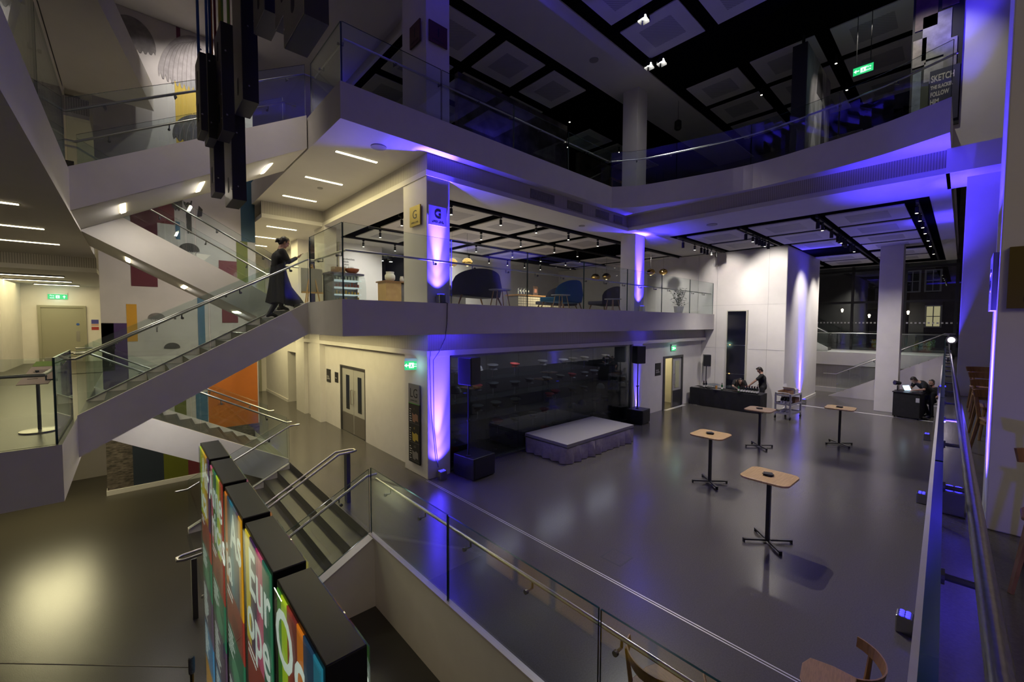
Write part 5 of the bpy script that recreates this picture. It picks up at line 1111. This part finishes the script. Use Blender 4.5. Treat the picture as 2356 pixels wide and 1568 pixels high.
for i, (x, y, z) in enumerate(((8.2, 12, 5.61), (8.85, 12, 5.69), (15.07, 11, 5.56), (15.9, 11, 5.66), (17.3, 9.6, 5.85), (18.45, 9.6, 5.96))): pendant(x, y, z, 'round brass pendant lamp, %s from the left along the cafe' % ORD[i])
# framed picture and plant behind the right end of the cafe glass
T = thing('potted_plant', 'leafy pot plant behind the last cafe glass panels', 'plant', (18.2, 8.7, GU)); m = MB(); m.lathe([(.16, 0), (.22, .35), (.2, .35)], 16); m.build('pot', WHITE, T, world=False)
m = MB()
for i in range(9): m.tube([(0, 0, .3), (.12 * math.cos(i * .7), .12 * math.sin(i * .7), .6), (.3 * math.cos(i * .7), .3 * math.sin(i * .7), .85 + .03 * i)], .008, 5)
for i in range(240):
    a = RND.uniform(0, 6.28); e = RND.uniform(-.05, .7); r = RND.uniform(.03, .38); c = Vector((math.cos(a) * r, math.sin(a) * r, .45 + e)); d = Vector((math.cos(a + .5), math.sin(a + .5), RND.uniform(-.4, .5))) * .08; s_ = d.cross(Vector((0, 0, 1))).normalized() * .035
    m.face(m.vs([c - d, c + s_, c + d, c - s_]))
m.build('leaves', mat('dark_leaf', (.03, .06, .03), .6), T, world=False)
# ---- black track spotlights
def make_spot(lit, ln=.16, r=.04, lab='x'):
    T = thing('track_spotlight', lab, 'spotlight', (0, 0, 0), 0); m = MB(); m.box(-.03, .03, -.03, .03, -.05, 0); m.tube([(0, 0, -.05), (0, 0, -.09)], .01, 6); m.build('mount', BLACK, T, world=False); m = MB(); m.lathe([(r, -.09 - ln), (r, -.09), (r * .6, -.08)], 14); m.build('body', BLACK, T, world=False)
    m = MB(); m.lathe([(r * .8, -.094 - ln), (r * .8, -.09 - ln)], 12); m.build('lens', glow('spot_lens', (1, .9, .72), 7) if lit else BLACKG, T, world=False); return T
sp = make_spot(True); sp2 = make_spot(False, .2, .05); fs = [True, True]
def spot(x, y, z, lit, lab, grp):
    k = 0 if lit else 1; base = (sp, sp2)[k]
    o = base if fs[k] else dup(base, (0, 0, 0)); fs[k] = False
    o.location = (x, y, z); o['label'] = lab; o['group'] = grp
rows = [(9.33, [6.35, 8.1, 9.6, 11.2, 12.9], 'front'), (11.4, [5.0 + 1.0, 7.2, 9.0, 10.9, 12.8, 14.3], 'second'), (13.5, [6.3, 8.2, 10.4, 12.4, 14.2, 16.0], 'third'), (15.6, [6.6, 7.9, 9.2, 10.4, 11.6, 12.8, 14.0, 15.2, 16.4], 'rearmost')]
for y, xs, w in rows:
    T = thing('lighting_track', 'black lighting track across the cafe ceiling, %s row' % w, 'lighting track', (12.6, y, 6.68), 0, 'lighting tracks on the cafe ceiling'); m = MB(); m.box(5.9, 19.4, y - .03, y + .03, 6.66, 6.73); m.build('rail', BLACK, T)
    for i, x in enumerate(xs): spot(x, y, 6.66, True, 'small lit black spotlight, %s from the left on the %s cafe ceiling track' % (ORD[i], w), 'spotlights on the %s cafe track' % w)
for j, (y, xs, w, x1) in enumerate(((7.2, [15.3, 16.3, 16.9, 17.2, 17.5, 17.9, 18.4], 'leftmost', 19.3), (5.08, [15.4, 16.1, 16.5, 16.8, 17.1, 17.4, 17.8], 'second', 19.3), (3.02, [15.1, 15.7, 17.0, 18.0, 18.3, 18.6, 19.0, 19.4, 20.6, 21.2], 'third', 29), (.9, [], 'rightmost', 29))):
    T = thing('lighting_track', 'black lighting track running away over the main hall, %s of four' % w, 'lighting track', (17, y, 6.68), 0, 'lighting tracks over the main hall'); m = MB(); m.box(14.85, x1, y - .03, y + .03, 6.66, 6.73); m.build('rail', BLACK, T)
    for i, x in enumerate(xs): spot(x, y, 6.66, i % 4 == 1, '%s black spotlight along the %s track over the main hall' % (ORD[i], w), 'spotlights on the %s hall track' % w)
for i, x in enumerate((15.2, 16.4, 17.6, 18.8, 20.5, 22.0, 24.5)): spot(x, .92, 6.7, True, '%s lit spotlight along the right edge slot of the hall ceiling' % ORD[i], 'spotlights along the right edge slot')
for i, (x, y) in enumerate(((14.5, 3.4), (16.3, 2.95), (18.4, 3.0), (15.0, 12.6), (17.2, 11.3), (9.4, 12.6), (16.6, 5.1), (13.2, 11.0))): spot(x, y, 11.86, True, 'small gallery spotlight on the dark top ceiling, %s counted around it' % ORD[i], 'gallery ceiling spotlights')
for i, (x, y) in enumerate(((10.28, 6.05), (12.25, 6.98), (12.36, 6.62))):
    T = thing('floodlight', ['dazzling white floodlight between the top ceiling panels', 'left lamp of the dazzling floodlight pair under the top ceiling', 'right lamp of the dazzling floodlight pair under the top ceiling'][i], 'floodlight', (x, y, 11.7), 0, 'white floodlights on the top ceiling'); m = MB(); m.tube([(0, 0, .0), (0, 0, .2)], .02, 6); m.lathe([(.11, 0), (.09, .14), (.05, .16)], 14); m.build('body', BLACK, T, world=False)
    m = MB(); m.lathe([(.1, -.012), (.1, -.002)], 14); m.build('lens', glow('flood_lens', (1, .97, .9), 60), T, world=False)
    for k in range(4):
        a = k * PI / 2; m = MB(); m.box(.1, .11, -.09, .09, -.14, .0, 0, Matrix.Rotation(a, 4, 'Z') @ Matrix.Rotation(-.25, 4, 'Y')); m.build('barn_door', BLACK, T, world=False)
# ceiling details: smoke detectors and round speakers
for i, (x, y, z, r, lab) in enumerate(((3.95, 8.5, 7.25, .16, 'round ceiling speaker under the top balcony corner'), (15.0, 5.2, 6.73, .0, ''), (13.9, 5.6, 6.74, .16, 'round ceiling speaker in the white soffit before the panels'), (3.95, 12.2, 7.25, .07, 'small smoke detector between the strip lights under the top balcony'), (11.0, 8.6, 6.74, .1, 'smoke detector on the white soffit above the cafe glass'), (11.0, 8.2, 11.86, .14, 'round speaker in the solid white strip of the top ceiling'), (-1.7, 21.2, 4.86, .09, 'smoke detector on the hall ceiling near the last strip light'))):
    if r: m = MB(); m.lathe([(r, -.02), (r, 0), (r * .8, .001)], 20, 0, Matrix.Translation((x, y, z))); tag(m.build('ceiling_disc', mat('disc_grey', (.3, .29, .28), .6)), lab, 'ceiling fitting')
T = thing('hanging_loudspeaker', 'black pendant loudspeaker hanging in the top gallery right of the column', 'loudspeaker', (15.3, 7.5, 10.8)); m = MB(); m.lathe([(.09, 0), (.13, .05), (.12, .3), (.05, .36)], 16); m.build('body', BLACK, T, world=False, smooth=True); m = MB(); m.tube([(0, 0, .36), (0, 0, 1.06)], .006, 5); m.build('cord', BLACK, T, world=False)
# air grilles on the ribbed bulkhead
for i, (x0, x1) in enumerate(((8.05, 9.0), (9.6, 10.3), (11.0, 11.7), (12.0, 12.5))): m = MB(); m.box(x0, x1, 8.03, 8.05, 6.93, 7.17); o = m.build('air_grille', mat('grille_grey', (.22, .21, .21), .6, noise=.4, nscale=90, nstretch=(1, 1, .1))); tag(o, 'recessed air grille on the ribbed bulkhead over the cafe, %s from the left' % ORD[i], 'grille', 'air grilles over the cafe')
# ---- first floor gallery exhibits
EX = mat('dim_battle_mural', (.09, .07, .05), .7, noise=.8, nscale=1.6); EX2 = mat('dim_grey_mural', (.12, .11, .11), .7, noise=.7, nscale=2.2)
m = MB(); m.box(7.9, 13.3, 11.2, 11.4, L1, 11.55); tag(m.build('exhibition_partition', EX2), 'large dim mural partition in the top gallery left of the column', 'partition')
m = MB(); m.box(14.6, 20.5, 11.6, 11.8, L1, 11.0); tag(m.build('exhibition_partition', EX), 'dim brown mural partition in the top gallery right of the column', 'partition')
m = MB(); m.box(20.4, 20.6, 4.0, 9.5, L1, 10.9); tag(m.build('exhibition_partition', mat('dark_partition', (.02, .02, .022), .6, noise=.6, nscale=3)), 'dark partition deep in the top gallery above the curved balcony', 'partition')
T = thing('framed_painting', 'large gilt framed painting in the top gallery left of the column', 'painting', (17.6, 11.5, 8.4)); m = MB(); m.box(16.9, 18.5, 11.5, 11.6, 8.3, 10.45); f_ = m.build('frame', mat('gilt_frame', (.5, .33, .06), .35, .7), T); m = MB(); m.box(17.03, 18.37, 11.49, 11.5, 8.43, 10.32); m.build('canvas', mat('dim_canvas', (.1, .12, .13), .6, noise=.6, nscale=2), T)
T = thing('photo_banner', 'tall banner with a grey scale photograph of a robed figure in the top gallery', 'banner', (15.6, 3.3, L1)); m = MB(); m.box(14.05, 17.0, 3.2, 3.55, L1, 11.4); m.build('panel', mat('banner_dark', (.02, .02, .022), .6), T); m = MB(); m.box(14.08, 16.97, 3.19, 3.2, L1 + .02, 11.38); p = m.build('photograph', mat('banner_photo', (.4, .38, .38), .6, noise=.5, nscale=2.5, nstretch=(1.2, 1, .5)), T)
m = MB(); m.yprism([(15.9, 8.0), (16.5, 8.0), (16.35, 9.3), (16.1, 10.3), (15.95, 10.35), (15.85, 9.3)], 3.186, 3.19); m.yprism([(15.2, 10.4), (15.9, 10.4), (15.85, 11.2), (15.5, 11.35), (15.25, 11.0)], 3.186, 3.19); m.build('dark_shape', mat('banner_shadow', (.04, .038, .04), .6), p)
m = MB(); m.yprism([(14.5, 8.0), (15.3, 8.0), (15.2, 8.9), (15.0, 9.3), (14.8, 9.1)], 3.186, 3.19); m.ball((15.15, 3.195, 9.55), .2, 10, 0, (1, .05, 1.1)); m.build('light_shape', mat('banner_light', (.6, .57, .55), .6), p)
lamp('banner_spot', 'SPOT', (14.5, 1.9, 11.5), 110, NEUT, (15.5, 3.2, 9.6), .05, 60, .8)
T = thing('poster_wall', 'wall of overlapping recruitment posters at the right end of the curved balcony', 'posters', (13.39, .65, L1))
m = MB(); m.box(13.36, 13.4, .22, 1.02, L1, 11.8); m.build('backing', BLACK, T)
def poster(y0, y1, z0, z1, col, dx=.0, ns=8): m = MB(); m.box(13.34 - dx, 13.36, min(y0, y1), max(y0, y1), z0, z1); return m.build('poster_sheet', mat('sheet_%d' % int(z0 * 100 + y0 * 10), col, .5, noise=.35, nscale=ns), T)
poster(.98, .62, 10.2, 11.3, (.1, .05, .04)); poster(.56, .3, 10.5, 11.6, (.09, .05, .04)); poster(.85, .4, 9.5, 10.45, (.33, .32, .27)); poster(1.0, .78, 9.4, 10.0, (.36, .32, .29)); poster(.8, .5, 8.95, 9.45, (.42, .4, .38)); poster(.5, .3, 9.1, 9.8, (.3, .28, .24), .004); poster(.98, .84, 8.3, 9.3, (.2, .24, .26), .004)
pp = poster(.7, .24, 8.05, 9.2, (.04, .04, .07), .006, 3); q = poster(.84, .71, 8.0, 9.0, (.05, .06, .02), .006)
for i, (s_, z, h_) in enumerate((('SKETCH', 8.95, .2), ('THE SLACKER', 8.79, .11), ('FOLLOW', 8.63, .14), ('HIM', 8.46, .16), ('NOW', 8.28, .16))): text_mesh('lettering', s_, h_, mat('poster_cream', (.6, .56, .45), .6), NEGX(13.333, .68, z), pp, .001, font_scale=(.5, 1), bold=.004)
lamp('poster_spot', 'SPOT', (11.8, 1.3, 11.5), 170, NEUT, (13.4, .6, 9.2), .05, 50, .8)
for i, (x, y, z) in enumerate(((20.35, 8.2, 10.25), (20.35, 6.6, 10.2), (20.35, 5.3, 10.3))): m = MB(); m.box(x, x + .04, y, y + .5, z - .35, z); tag(m.build('lit_vitrine', glow('vitrine_glow', (.35, .6, .55), .12)), 'small greenish lit vitrine above the curved balcony, %s from the left' % ORD[i], 'vitrine', 'lit vitrines in the dark gallery')
# ---- street outside the dark windows
T = thing('brick_building', 'dark brick building across the street with white framed windows', 'building', (49, 4, 0)); BK = mat('night_brick', (.1, .075, .065), .8, noise=.4, nscale=2); m = MB(); m.box(48, 50, -12, 3.8, 0, 16); m.build('facade', BK, T); m = MB(); m.box(50, 56, 3.8, 30, 0, 14); m.build('wing', mat('grey_night_wall', (.12, .115, .1), .8, noise=.3, nscale=1), T)
for y, z, lit in ((2.95, 6.2, 0), (1.75, 6.2, 0), (1.65, 3.3, 1), (-.6, 3.3, 0), (-.6, 6.2, 0)):
    m = MB(); m.box(47.9, 48, y - .5, y + .5, z, z + 1.8); f_ = m.build('window_frame', mat('white_window_frame_glow', (.5, .5, .5), .6, emit=(.5, .5, .55), es=.012), T); m = MB(); m.box(47.88, 47.9, y - .38, y + .38, z + .1, z + 1.7); g_ = m.build('window_pane', glow('lit_pane', (1, .85, .45), .5) if lit else DGLASS, f_)  # faint emission brightens the white frames, which are no lamps
    m = MB(); m.box(47.86, 47.88, y - .38, y + .38, z + .87, z + .93); m.box(47.86, 47.88, y - .03, y + .03, z + .1, z + 1.7); m.build('glazing_bar', MATS['white_window_frame_glow'], f_)
for i, (y, z) in enumerate(((7.36, 4.8), (5.5, 4.3), (3.07, 4.55))):
    T = thing('street_lamp', 'glowing street lamp outside the far windows, %s from the left' % ORD[i], 'street lamp', (47, y, 1.7), 0, 'street lamps outside'); m = MB(); m.tube([(0, 0, 0), (0, 0, z - 1.9)], .04, 8); m.build('post', BLACK, T, world=False); m = MB(); m.lathe([(.05, z - 1.9), (.1, z - 1.65), (.03, z - 1.58)], 10); m.build('lantern', glow('street_lantern', (1, .85, .6), 7), T, world=False)
# ================================================================ PEOPLE
SKIN = mat('skin', (.42, .24, .17), .55, noise=.08, nscale=20); HAIRD = mat('dark_hair', (.02, .013, .01), .5, noise=.5, nscale=60); CLOTH = mat('black_clothing', (.011, .011, .013), .85, noise=.3, nscale=25)
def fuse(mb, name, mt, parent, voxel, loc=None, rot=0):
    """joins overlapping closed volumes of mb into one continuous skin"""
    o = mb.build(name, mt)
    r = o.modifiers.new('r', 'REMESH'); r.mode = 'VOXEL'; r.voxel_size = voxel; r.use_smooth_shade = True
    s_ = o.modifiers.new('s', 'SMOOTH'); s_.factor = .5; s_.iterations = 4
    dg = bpy.context.evaluated_depsgraph_get(); dg.update(); me = bpy.data.meshes.new_from_object(o.evaluated_get(dg)); me.name = name
    old = o.data; o.modifiers.clear(); o.data = me; bpy.data.meshes.remove(old)
    me.materials.clear(); me.materials.append(mt)
    for p in me.polygons: p.use_smooth = True
    if parent: o.parent = parent
    return o
def limb(mb, pts, radii, n=10): mb.tube(pts, 0, n, radii=radii, round_ends=True)
def hand(mb, wrist, d, palm, side, curl=.6, ln=.18):
    """palm and five separate fingers; d = pointing direction, palm = direction the palm faces"""
    w, d = Vector(wrist), Vector(d).normalized(); pn = Vector(palm); pn = (pn - d * pn.dot(d)).normalized(); a = d.cross(pn) * side
    for k in (-.028, -.01, .01, .028): limb(mb, [w + d * .01 + a * k * .7, w + d * .085 + a * k], [.015, .013], 8)
    for k, L in ((-.031, .066), (-.011, .082), (.011, .077), (.031, .06)):
        p0 = w + d * .085 + a * k; p1 = p0 + d * L * .42 * math.cos(curl * .4) + pn * L * .42 * math.sin(curl * .4); p2 = p1 + (d * math.cos(curl) + pn * math.sin(curl)) * L * .34; p3 = p2 + (d * math.cos(curl * 1.6) + pn * math.sin(curl * 1.6)) * L * .28
        limb(mb, [p0, p1, p2, p3], [.0092, .0088, .0082, .0075], 8)
    t0 = w + d * .03 - a * .03; t1 = t0 + (d * .6 - a * .75 + pn * .25).normalized() * .042; t2 = t1 + (d * .85 - a * .2 + pn * .4).normalized() * .034; limb(mb, [t0, t1, t2], [.013, .0105, .009], 8)
def person(name_lab, loc, rot, J, outfit, hair, palmL=(0, 0, -1), palmR=(0, 0, -1), curl=.6, face_tilt=0.3, beard=False, voxel=.0095):
    """J: local joints (x forward, y left). outfit: 'coat' or 'tee'"""
    V = lambda k: Vector(J[k]); b = MB(); H = V('head'); t = face_tilt + 0
    fwd = Vector((math.cos(J.get('turn', 0)) * math.cos(t), math.sin(J.get('turn', 0)) * math.cos(t), -math.sin(t))); lat = Vector((-math.sin(J.get('turn', 0)), math.cos(J.get('turn', 0)), 0)); up = fwd.cross(lat)
    F = lambda x, y, z: H + fwd * x + lat * y + up * z
    FM = Matrix((fwd, lat, up)).transposed().to_4x4(); FM.translation = H
    b.ball((0, 0, .02), .1, 16, 0, (.95, .76, 1.08), FM); b.ball((.02, 0, -.055), .072, 14, 0, (.95, .78, .95), FM)          # cranium, jaw
    limb(b, [F(.088, 0, .015), F(.108, 0, -.02), F(.1, 0, -.028)], [.011, .014, .012], 8)                               # nose
    limb(b, [F(.083, -.022, -.056), F(.09, 0, -.056), F(.083, .022, -.056)], [.008, .009, .008], 8); limb(b, [F(.082, -.018, -.068), F(.087, 0, -.068), F(.082, .018, -.068)], [.008, .009, .008], 8); b.ball((.075, 0, -.1), .02, 10, 0, (1, 1.2, .9), FM)
    for s_ in (-1, 1):
        limb(b, [F(.084, s_ * .018, .035), F(.08, s_ * .045, .035)], [.009, .008], 8); b.ball((-.005, s_ * .077, -.005), .03, 10, 0, (.6, .3, 1), FM)
    limb(b, [H + up * -.05 + fwd * -.02, V('neck')], [.052, .058], 12)
    for s_, k in ((1, 'L'), (-1, 'R')):
        sh, el, wr = V('sh' + k), V('el' + k), V('wr' + k)
        limb(b, [V('neck') + Vector((0, 0, -.02)), sh], [.055, .056]); limb(b, [sh, sh.lerp(el, .5), el], [.054, .046, .038]); limb(b, [el, el.lerp(wr, .35), wr], [.038, .04, .026])
        hand(b, wr, J.get('hd' + k, wr - el), palmL if k == 'L' else palmR, s_, curl)
        hp, kn, an = V('hp' + k), V('kn' + k), V('an' + k); limb(b, [hp, hp.lerp(kn, .4), kn], [.088, .075, .055]); limb(b, [kn, kn.lerp(an, .3), an], [.054, .056, .036]); limb(b, [an + Vector((-.03, 0, -.03)), V('to' + k)], [.034, .026])
    limb(b, [V('pelvis'), V('chest') * .5 + V('pelvis') * .5, V('chest')], [.13, .12, .14], 14)
    body = fuse(b, 'person', SKIN, None, voxel); body.location = loc; body.rotation_euler = (0, 0, rot); tag(body, name_lab, 'person')
    # eyes
    e = MB()
    for s_ in (-1, 1): e.ball((.083, s_ * .031, .018), .0115, 10, 0, (.6, 1, .7), FM)
    e.build('eye', mat('eye_dark', (.03, .02, .02), .2), body, world=False)
    # hair
    h = MB(); h.ball((-.012, 0, .035), .106, 16, 0, (.98, .82, 1.03), FM); h.ball((-.05, 0, -.03), .08, 14, 0, (.7, .9, 1.0), FM)
    if hair == 'bun': h.ball((-.125, 0, -.03), .055, 12, 0, (1, 1, .9), FM); limb(h, [F(-.11, 0, .0), F(-.15, .0, -.09)], [.04, .018])
    if hair == 'long':
        for s_ in (-1, -.5, 0, .5, 1): limb(h, [F(-.05, s_ * .075, .02), F(-.06 + .05 * abs(s_), s_ * .1, -.1), F(-.03 + .06 * abs(s_), s_ * .11, -.26)], [.045, .045, .02])
    if beard: h.ball((.035, 0, -.09), .066, 12, 0, (.95, .9, .75), FM)
    if hair == 'quiff': h.ball((.06, 0, .1), .05, 12, 0, (1, 1.2, .7), FM)
    # keep the face clear of hair by trimming the front
    ho = fuse(h, 'hair', HAIRD, body, .011)
    me = ho.data; bm = bmesh.new(); bm.from_mesh(me); IM = FM.inverted()
    kill = []
    for v in bm.verts:
        q = IM @ v.co
        if q.x > .035 and q.z < .075 and abs(q.y) < .08 and not (beard and q.z < -.05): kill.append(v)
    bmesh.ops.delete(bm, geom=kill, context='VERTS'); bm.to_mesh(me); bm.free()
    # clothes
    c = MB(); P_, C_, N_ = V('pelvis'), V('chest'), V('neck')
    limb(c, [P_ + (P_ - C_).normalized() * .04, P_.lerp(C_, .5), C_], [.145, .14, .158], 16)
    lw = (V('shL') - V('shR')).normalized()
    for k in (-.5, .5): limb(c, [C_ + lw * k * .22, N_ + lw * k * .16 - (N_ - C_).normalized() * .05], [.105, .06], 12)
    for k in ('L', 'R'):
        sh, el, wr = V('sh' + k), V('el' + k), V('wr' + k); limb(c, [N_ - (N_ - C_).normalized() * .045, sh], [.06, .07], 12)
        if outfit == 'coat': limb(c, [sh, sh.lerp(el, .5), el, wr.lerp(el, .12)], [.072, .066, .058, .045], 12)
        else: limb(c, [sh, sh.lerp(el, .62)], [.071, .066], 12)
    nd = (N_ - C_).normalized(); limb(c, [N_ - nd * .06, N_ - nd * .03], [.07, .064 if outfit == 'coat' else .058], 14)
    fuse(c, 'coat_top' if outfit == 'coat' else 't_shirt', CLOTH, body, .013)
    if outfit != 'coat':
        g = MB(); limb(g, [P_ + Vector((0, 0, .03)), P_ - Vector((0, 0, .03))], [.15, .15], 16)
        for k in ('L', 'R'):
            hp, kn, an = V('hp' + k), V('kn' + k), V('an' + k); limb(g, [hp, hp.lerp(kn, .4), kn], [.102, .09, .072], 12); limb(g, [kn, kn.lerp(an, .4), an + (kn - an) * .06], [.07, .066, .058], 12)
        fuse(g, 'trousers', CLOTH, body, .014)
    if outfit == 'coat':
        g = MB()
        for k in ('L', 'R'):
            hp, kn, an = V('hp' + k), V('kn' + k), V('an' + k); limb(g, [hp.lerp(kn, .7), kn, kn.lerp(an, .3), an + (an - kn) * .12], [.07, .062, .063, .044], 12)
        fuse(g, 'tights', mat('dark_tights', (.014, .015, .02), .7), body, .012)
    s = MB()
    for k in ('L', 'R'):
        an, to = V('an' + k), V('to' + k); hl = an + (an - to) * Vector((.35, .35, 0)) + Vector((0, 0, -.045)); limb(s, [Vector((hl.x, hl.y, to.z + .008)), an.lerp(to, .3) * Vector((1, 1, 0)) + Vector((0, 0, an.lerp(to, .3).z - .005)), to], [.04, .047, .036], 10); limb(s, [an + Vector((0, 0, .0)), an.lerp(to, .15) - Vector((0, 0, .03))], [.043, .043], 10)
    fuse(s, 'shoes', mat('black_shoe', (.014, .013, .013), .4), body, .01)
    return body
# woman in a long black coat on the stair, reading her phone
J = dict(head=(.17, 0, 1.7), neck=(.09, 0, 1.54), chest=(.06, 0, 1.34), pelvis=(.02, 0, 1.04), shL=(.08, .18, 1.47), elL=(.17, .24, 1.23), wrL=(.37, .07, 1.35), shR=(.09, -.18, 1.47), elR=(.2, -.23, 1.24), wrR=(.4, -.07, 1.37), hdL=(1, -.3, .5), hdR=(1, .3, .5), hpL=(.03, .09, .98), knL=(.16, .1, .62), anL=(.1, .1, .26), toL=(.24, .11, .195), hpR=(.02, -.09, .98), knR=(.05, -.1, .5), anR=(-.17, -.1, .11), toR=(-.05, -.11, .035))
pw = person('woman in a long black coat climbing the stairs and reading a phone', (2.42, 10.45, 3.63), 0, J, 'coat', 'bun', palmL=(0, -.3, 1), palmR=(0, .3, 1), curl=.7, face_tilt=.5)
m = MB(); n = 36; rows = []
for z, cx, rx, ry, wv in ((1.16, .05, .16, .185, 0), (1.06, .045, .155, .18, 0), (.95, .05, .175, .195, .004), (.7, .08, .225, .22, .02), (.48, .13, .3, .245, .035), (.3, .17, .355, .265, .05)):
    rows.append(m.vs([(cx + (rx + wv * math.sin(7 * a)) * math.cos(a) * (1.12 if math.cos(a) > 0 and z < .6 else 1), (ry + wv * math.cos(6 * a)) * math.sin(a), z + (.03 * math.sin(5 * a) - .02 * math.cos(a) if z < .35 else 0)) for a in [2 * PI * i / n for i in range(n)]]))
for A, B in zip(rows, rows[1:]):
    for i in range(n): m.face([A[i], A[(i + 1) % n], B[(i + 1) % n], B[i]])
m.face(rows[0][::-1]); m.build('coat_skirt', CLOTH, pw, world=False, smooth=True)
m = MB()
for s_ in (-1, 1): m.tube([(.26 + .004, s_ * .033 + .022 * math.cos(a), 1.672 + .017 * math.sin(a)) for a in [2 * PI * i / 12 for i in range(13)]], .0025, 5); m.tube([(.26, s_ * .056, 1.675), (.17, s_ * .08, 1.705)], .0025, 5)
m.build('glasses', BLACK, pw, world=False)
m = MB(); Mp = Matrix.Translation((2.42 + .5, 10.45, 3.63 + 1.455)) @ Matrix.Rotation(-.6, 4, 'Y'); m.box(-.07, .07, -.035, .035, -.004, .004, 0, Mp); tag(m.build('phone', BLACKG), 'black phone held by the woman on the stairs', 'phone')
# barman in a black T-shirt, seen from behind, reaching across the table
J = dict(head=(.1, 0, 1.63), neck=(.04, 0, 1.5), chest=(.02, 0, 1.3), pelvis=(-.02, 0, .98), shL=(.03, .2, 1.43), elL=(.3, .22, 1.18), wrL=(.5, .2, .98), shR=(.02, -.2, 1.43), elR=(-.14, -.34, 1.18), wrR=(.05, -.3, 1.04), hpL=(0, .09, .92), knL=(.02, .1, .5), anL=(0, .1, .09), toL=(.13, .11, .035), hpR=(0, -.09, .92), knR=(.0, -.1, .5), anR=(-.03, -.1, .09), toR=(.1, -.12, .035))
person('man in a black T-shirt behind the right end of the drinks table, reaching out', (19.08, 5.5, 0), 1.95, J, 'tee', 'quiff', face_tilt=.55)
J = dict(head=(.42, 0, 1.13), neck=(.3, 0, 1.14), chest=(.16, 0, 1.06), pelvis=(-.12, 0, .92), shL=(.24, .18, 1.1), elL=(.36, .26, .9), wrL=(.5, .14, .84), shR=(.24, -.18, 1.1), elR=(.36, -.26, .9), wrR=(.5, -.14, .84), hpL=(-.12, .09, .88), knL=(-.05, .1, .48), anL=(-.1, .1, .09), toL=(.03, .11, .035), hpR=(-.12, -.09, .88), knR=(-.05, -.1, .48), anR=(-.1, -.1, .09), toR=(.03, -.11, .035))
person('woman with long dark hair bending low over the drinks table', (19.12, 6.42, 0), 3.6, J, 'tee', 'long', face_tilt=.25)
# sound engineer leaning over the desk
J = dict(head=(.5, 0, 1.42), neck=(.36, 0, 1.38), chest=(.2, 0, 1.26), pelvis=(-.12, 0, .96), shL=(.3, .19, 1.33), elL=(.34, .26, 1.1), wrL=(.58, .16, 1.06), shR=(.3, -.19, 1.33), elR=(.34, -.26, 1.1), wrR=(.58, -.14, 1.06), hdL=(1, -.1, 0), hdR=(1, .1, 0), hpL=(-.12, .09, .92), knL=(-.08, .1, .5), anL=(-.12, .1, .09), toL=(.02, .11, .035), hpR=(-.12, -.09, .92), knR=(-.02, -.12, .5), anR=(-.22, -.14, .09), toR=(-.08, -.16, .035))
person('man in black leaning over the sound desk toward a laptop', (22.3, .83, 0), 2.35, J, 'tee', 'short', face_tilt=.75)
J = dict(head=(.0, 0, 1.25), neck=(-.05, 0, 1.1), chest=(-.06, 0, .92), pelvis=(-.02, 0, .57), shL=(-.06, .19, 1.03), elL=(.0, .27, .76), wrL=(.2, .2, .64), shR=(-.06, -.19, 1.03), elR=(.0, -.27, .76), wrR=(.2, -.2, .64), hpL=(.0, .1, .54), knL=(.42, .12, .52), anL=(.42, .12, .09), toL=(.56, .13, .035), hpR=(.0, -.1, .54), knR=(.42, -.12, .52), anR=(.42, -.12, .09), toR=(.56, -.13, .035))
person('bearded man in black sitting beside the sound desk', (23.15, .75, 0), 2.5, J, 'tee', 'short', face_tilt=.1, beard=True)
T = thing('folding_chair', 'grey chair under the seated man beside the sound desk', 'chair', (23.15, .75, 0), 2.5); m = MB(); m.box(-.2, .2, -.2, .2, .4, .425); m.build('seat', GP, T, world=False); m = MB(); m.box(-.23, -.21, -.19, .19, .6, .85); m.build('backrest', GP, T, world=False)
for sx in (-.18, .18):
    for sy in (-.18, .18): m = MB(); m.tube([(sx * 1.1, sy, 0), (sx, sy, .4)] if sx > 0 else [(sx * 1.2, sy, 0), (sx, sy, .4), (-.22, sy, .85)], .012, 6); m.build('leg', DSTEEL, T, world=False)
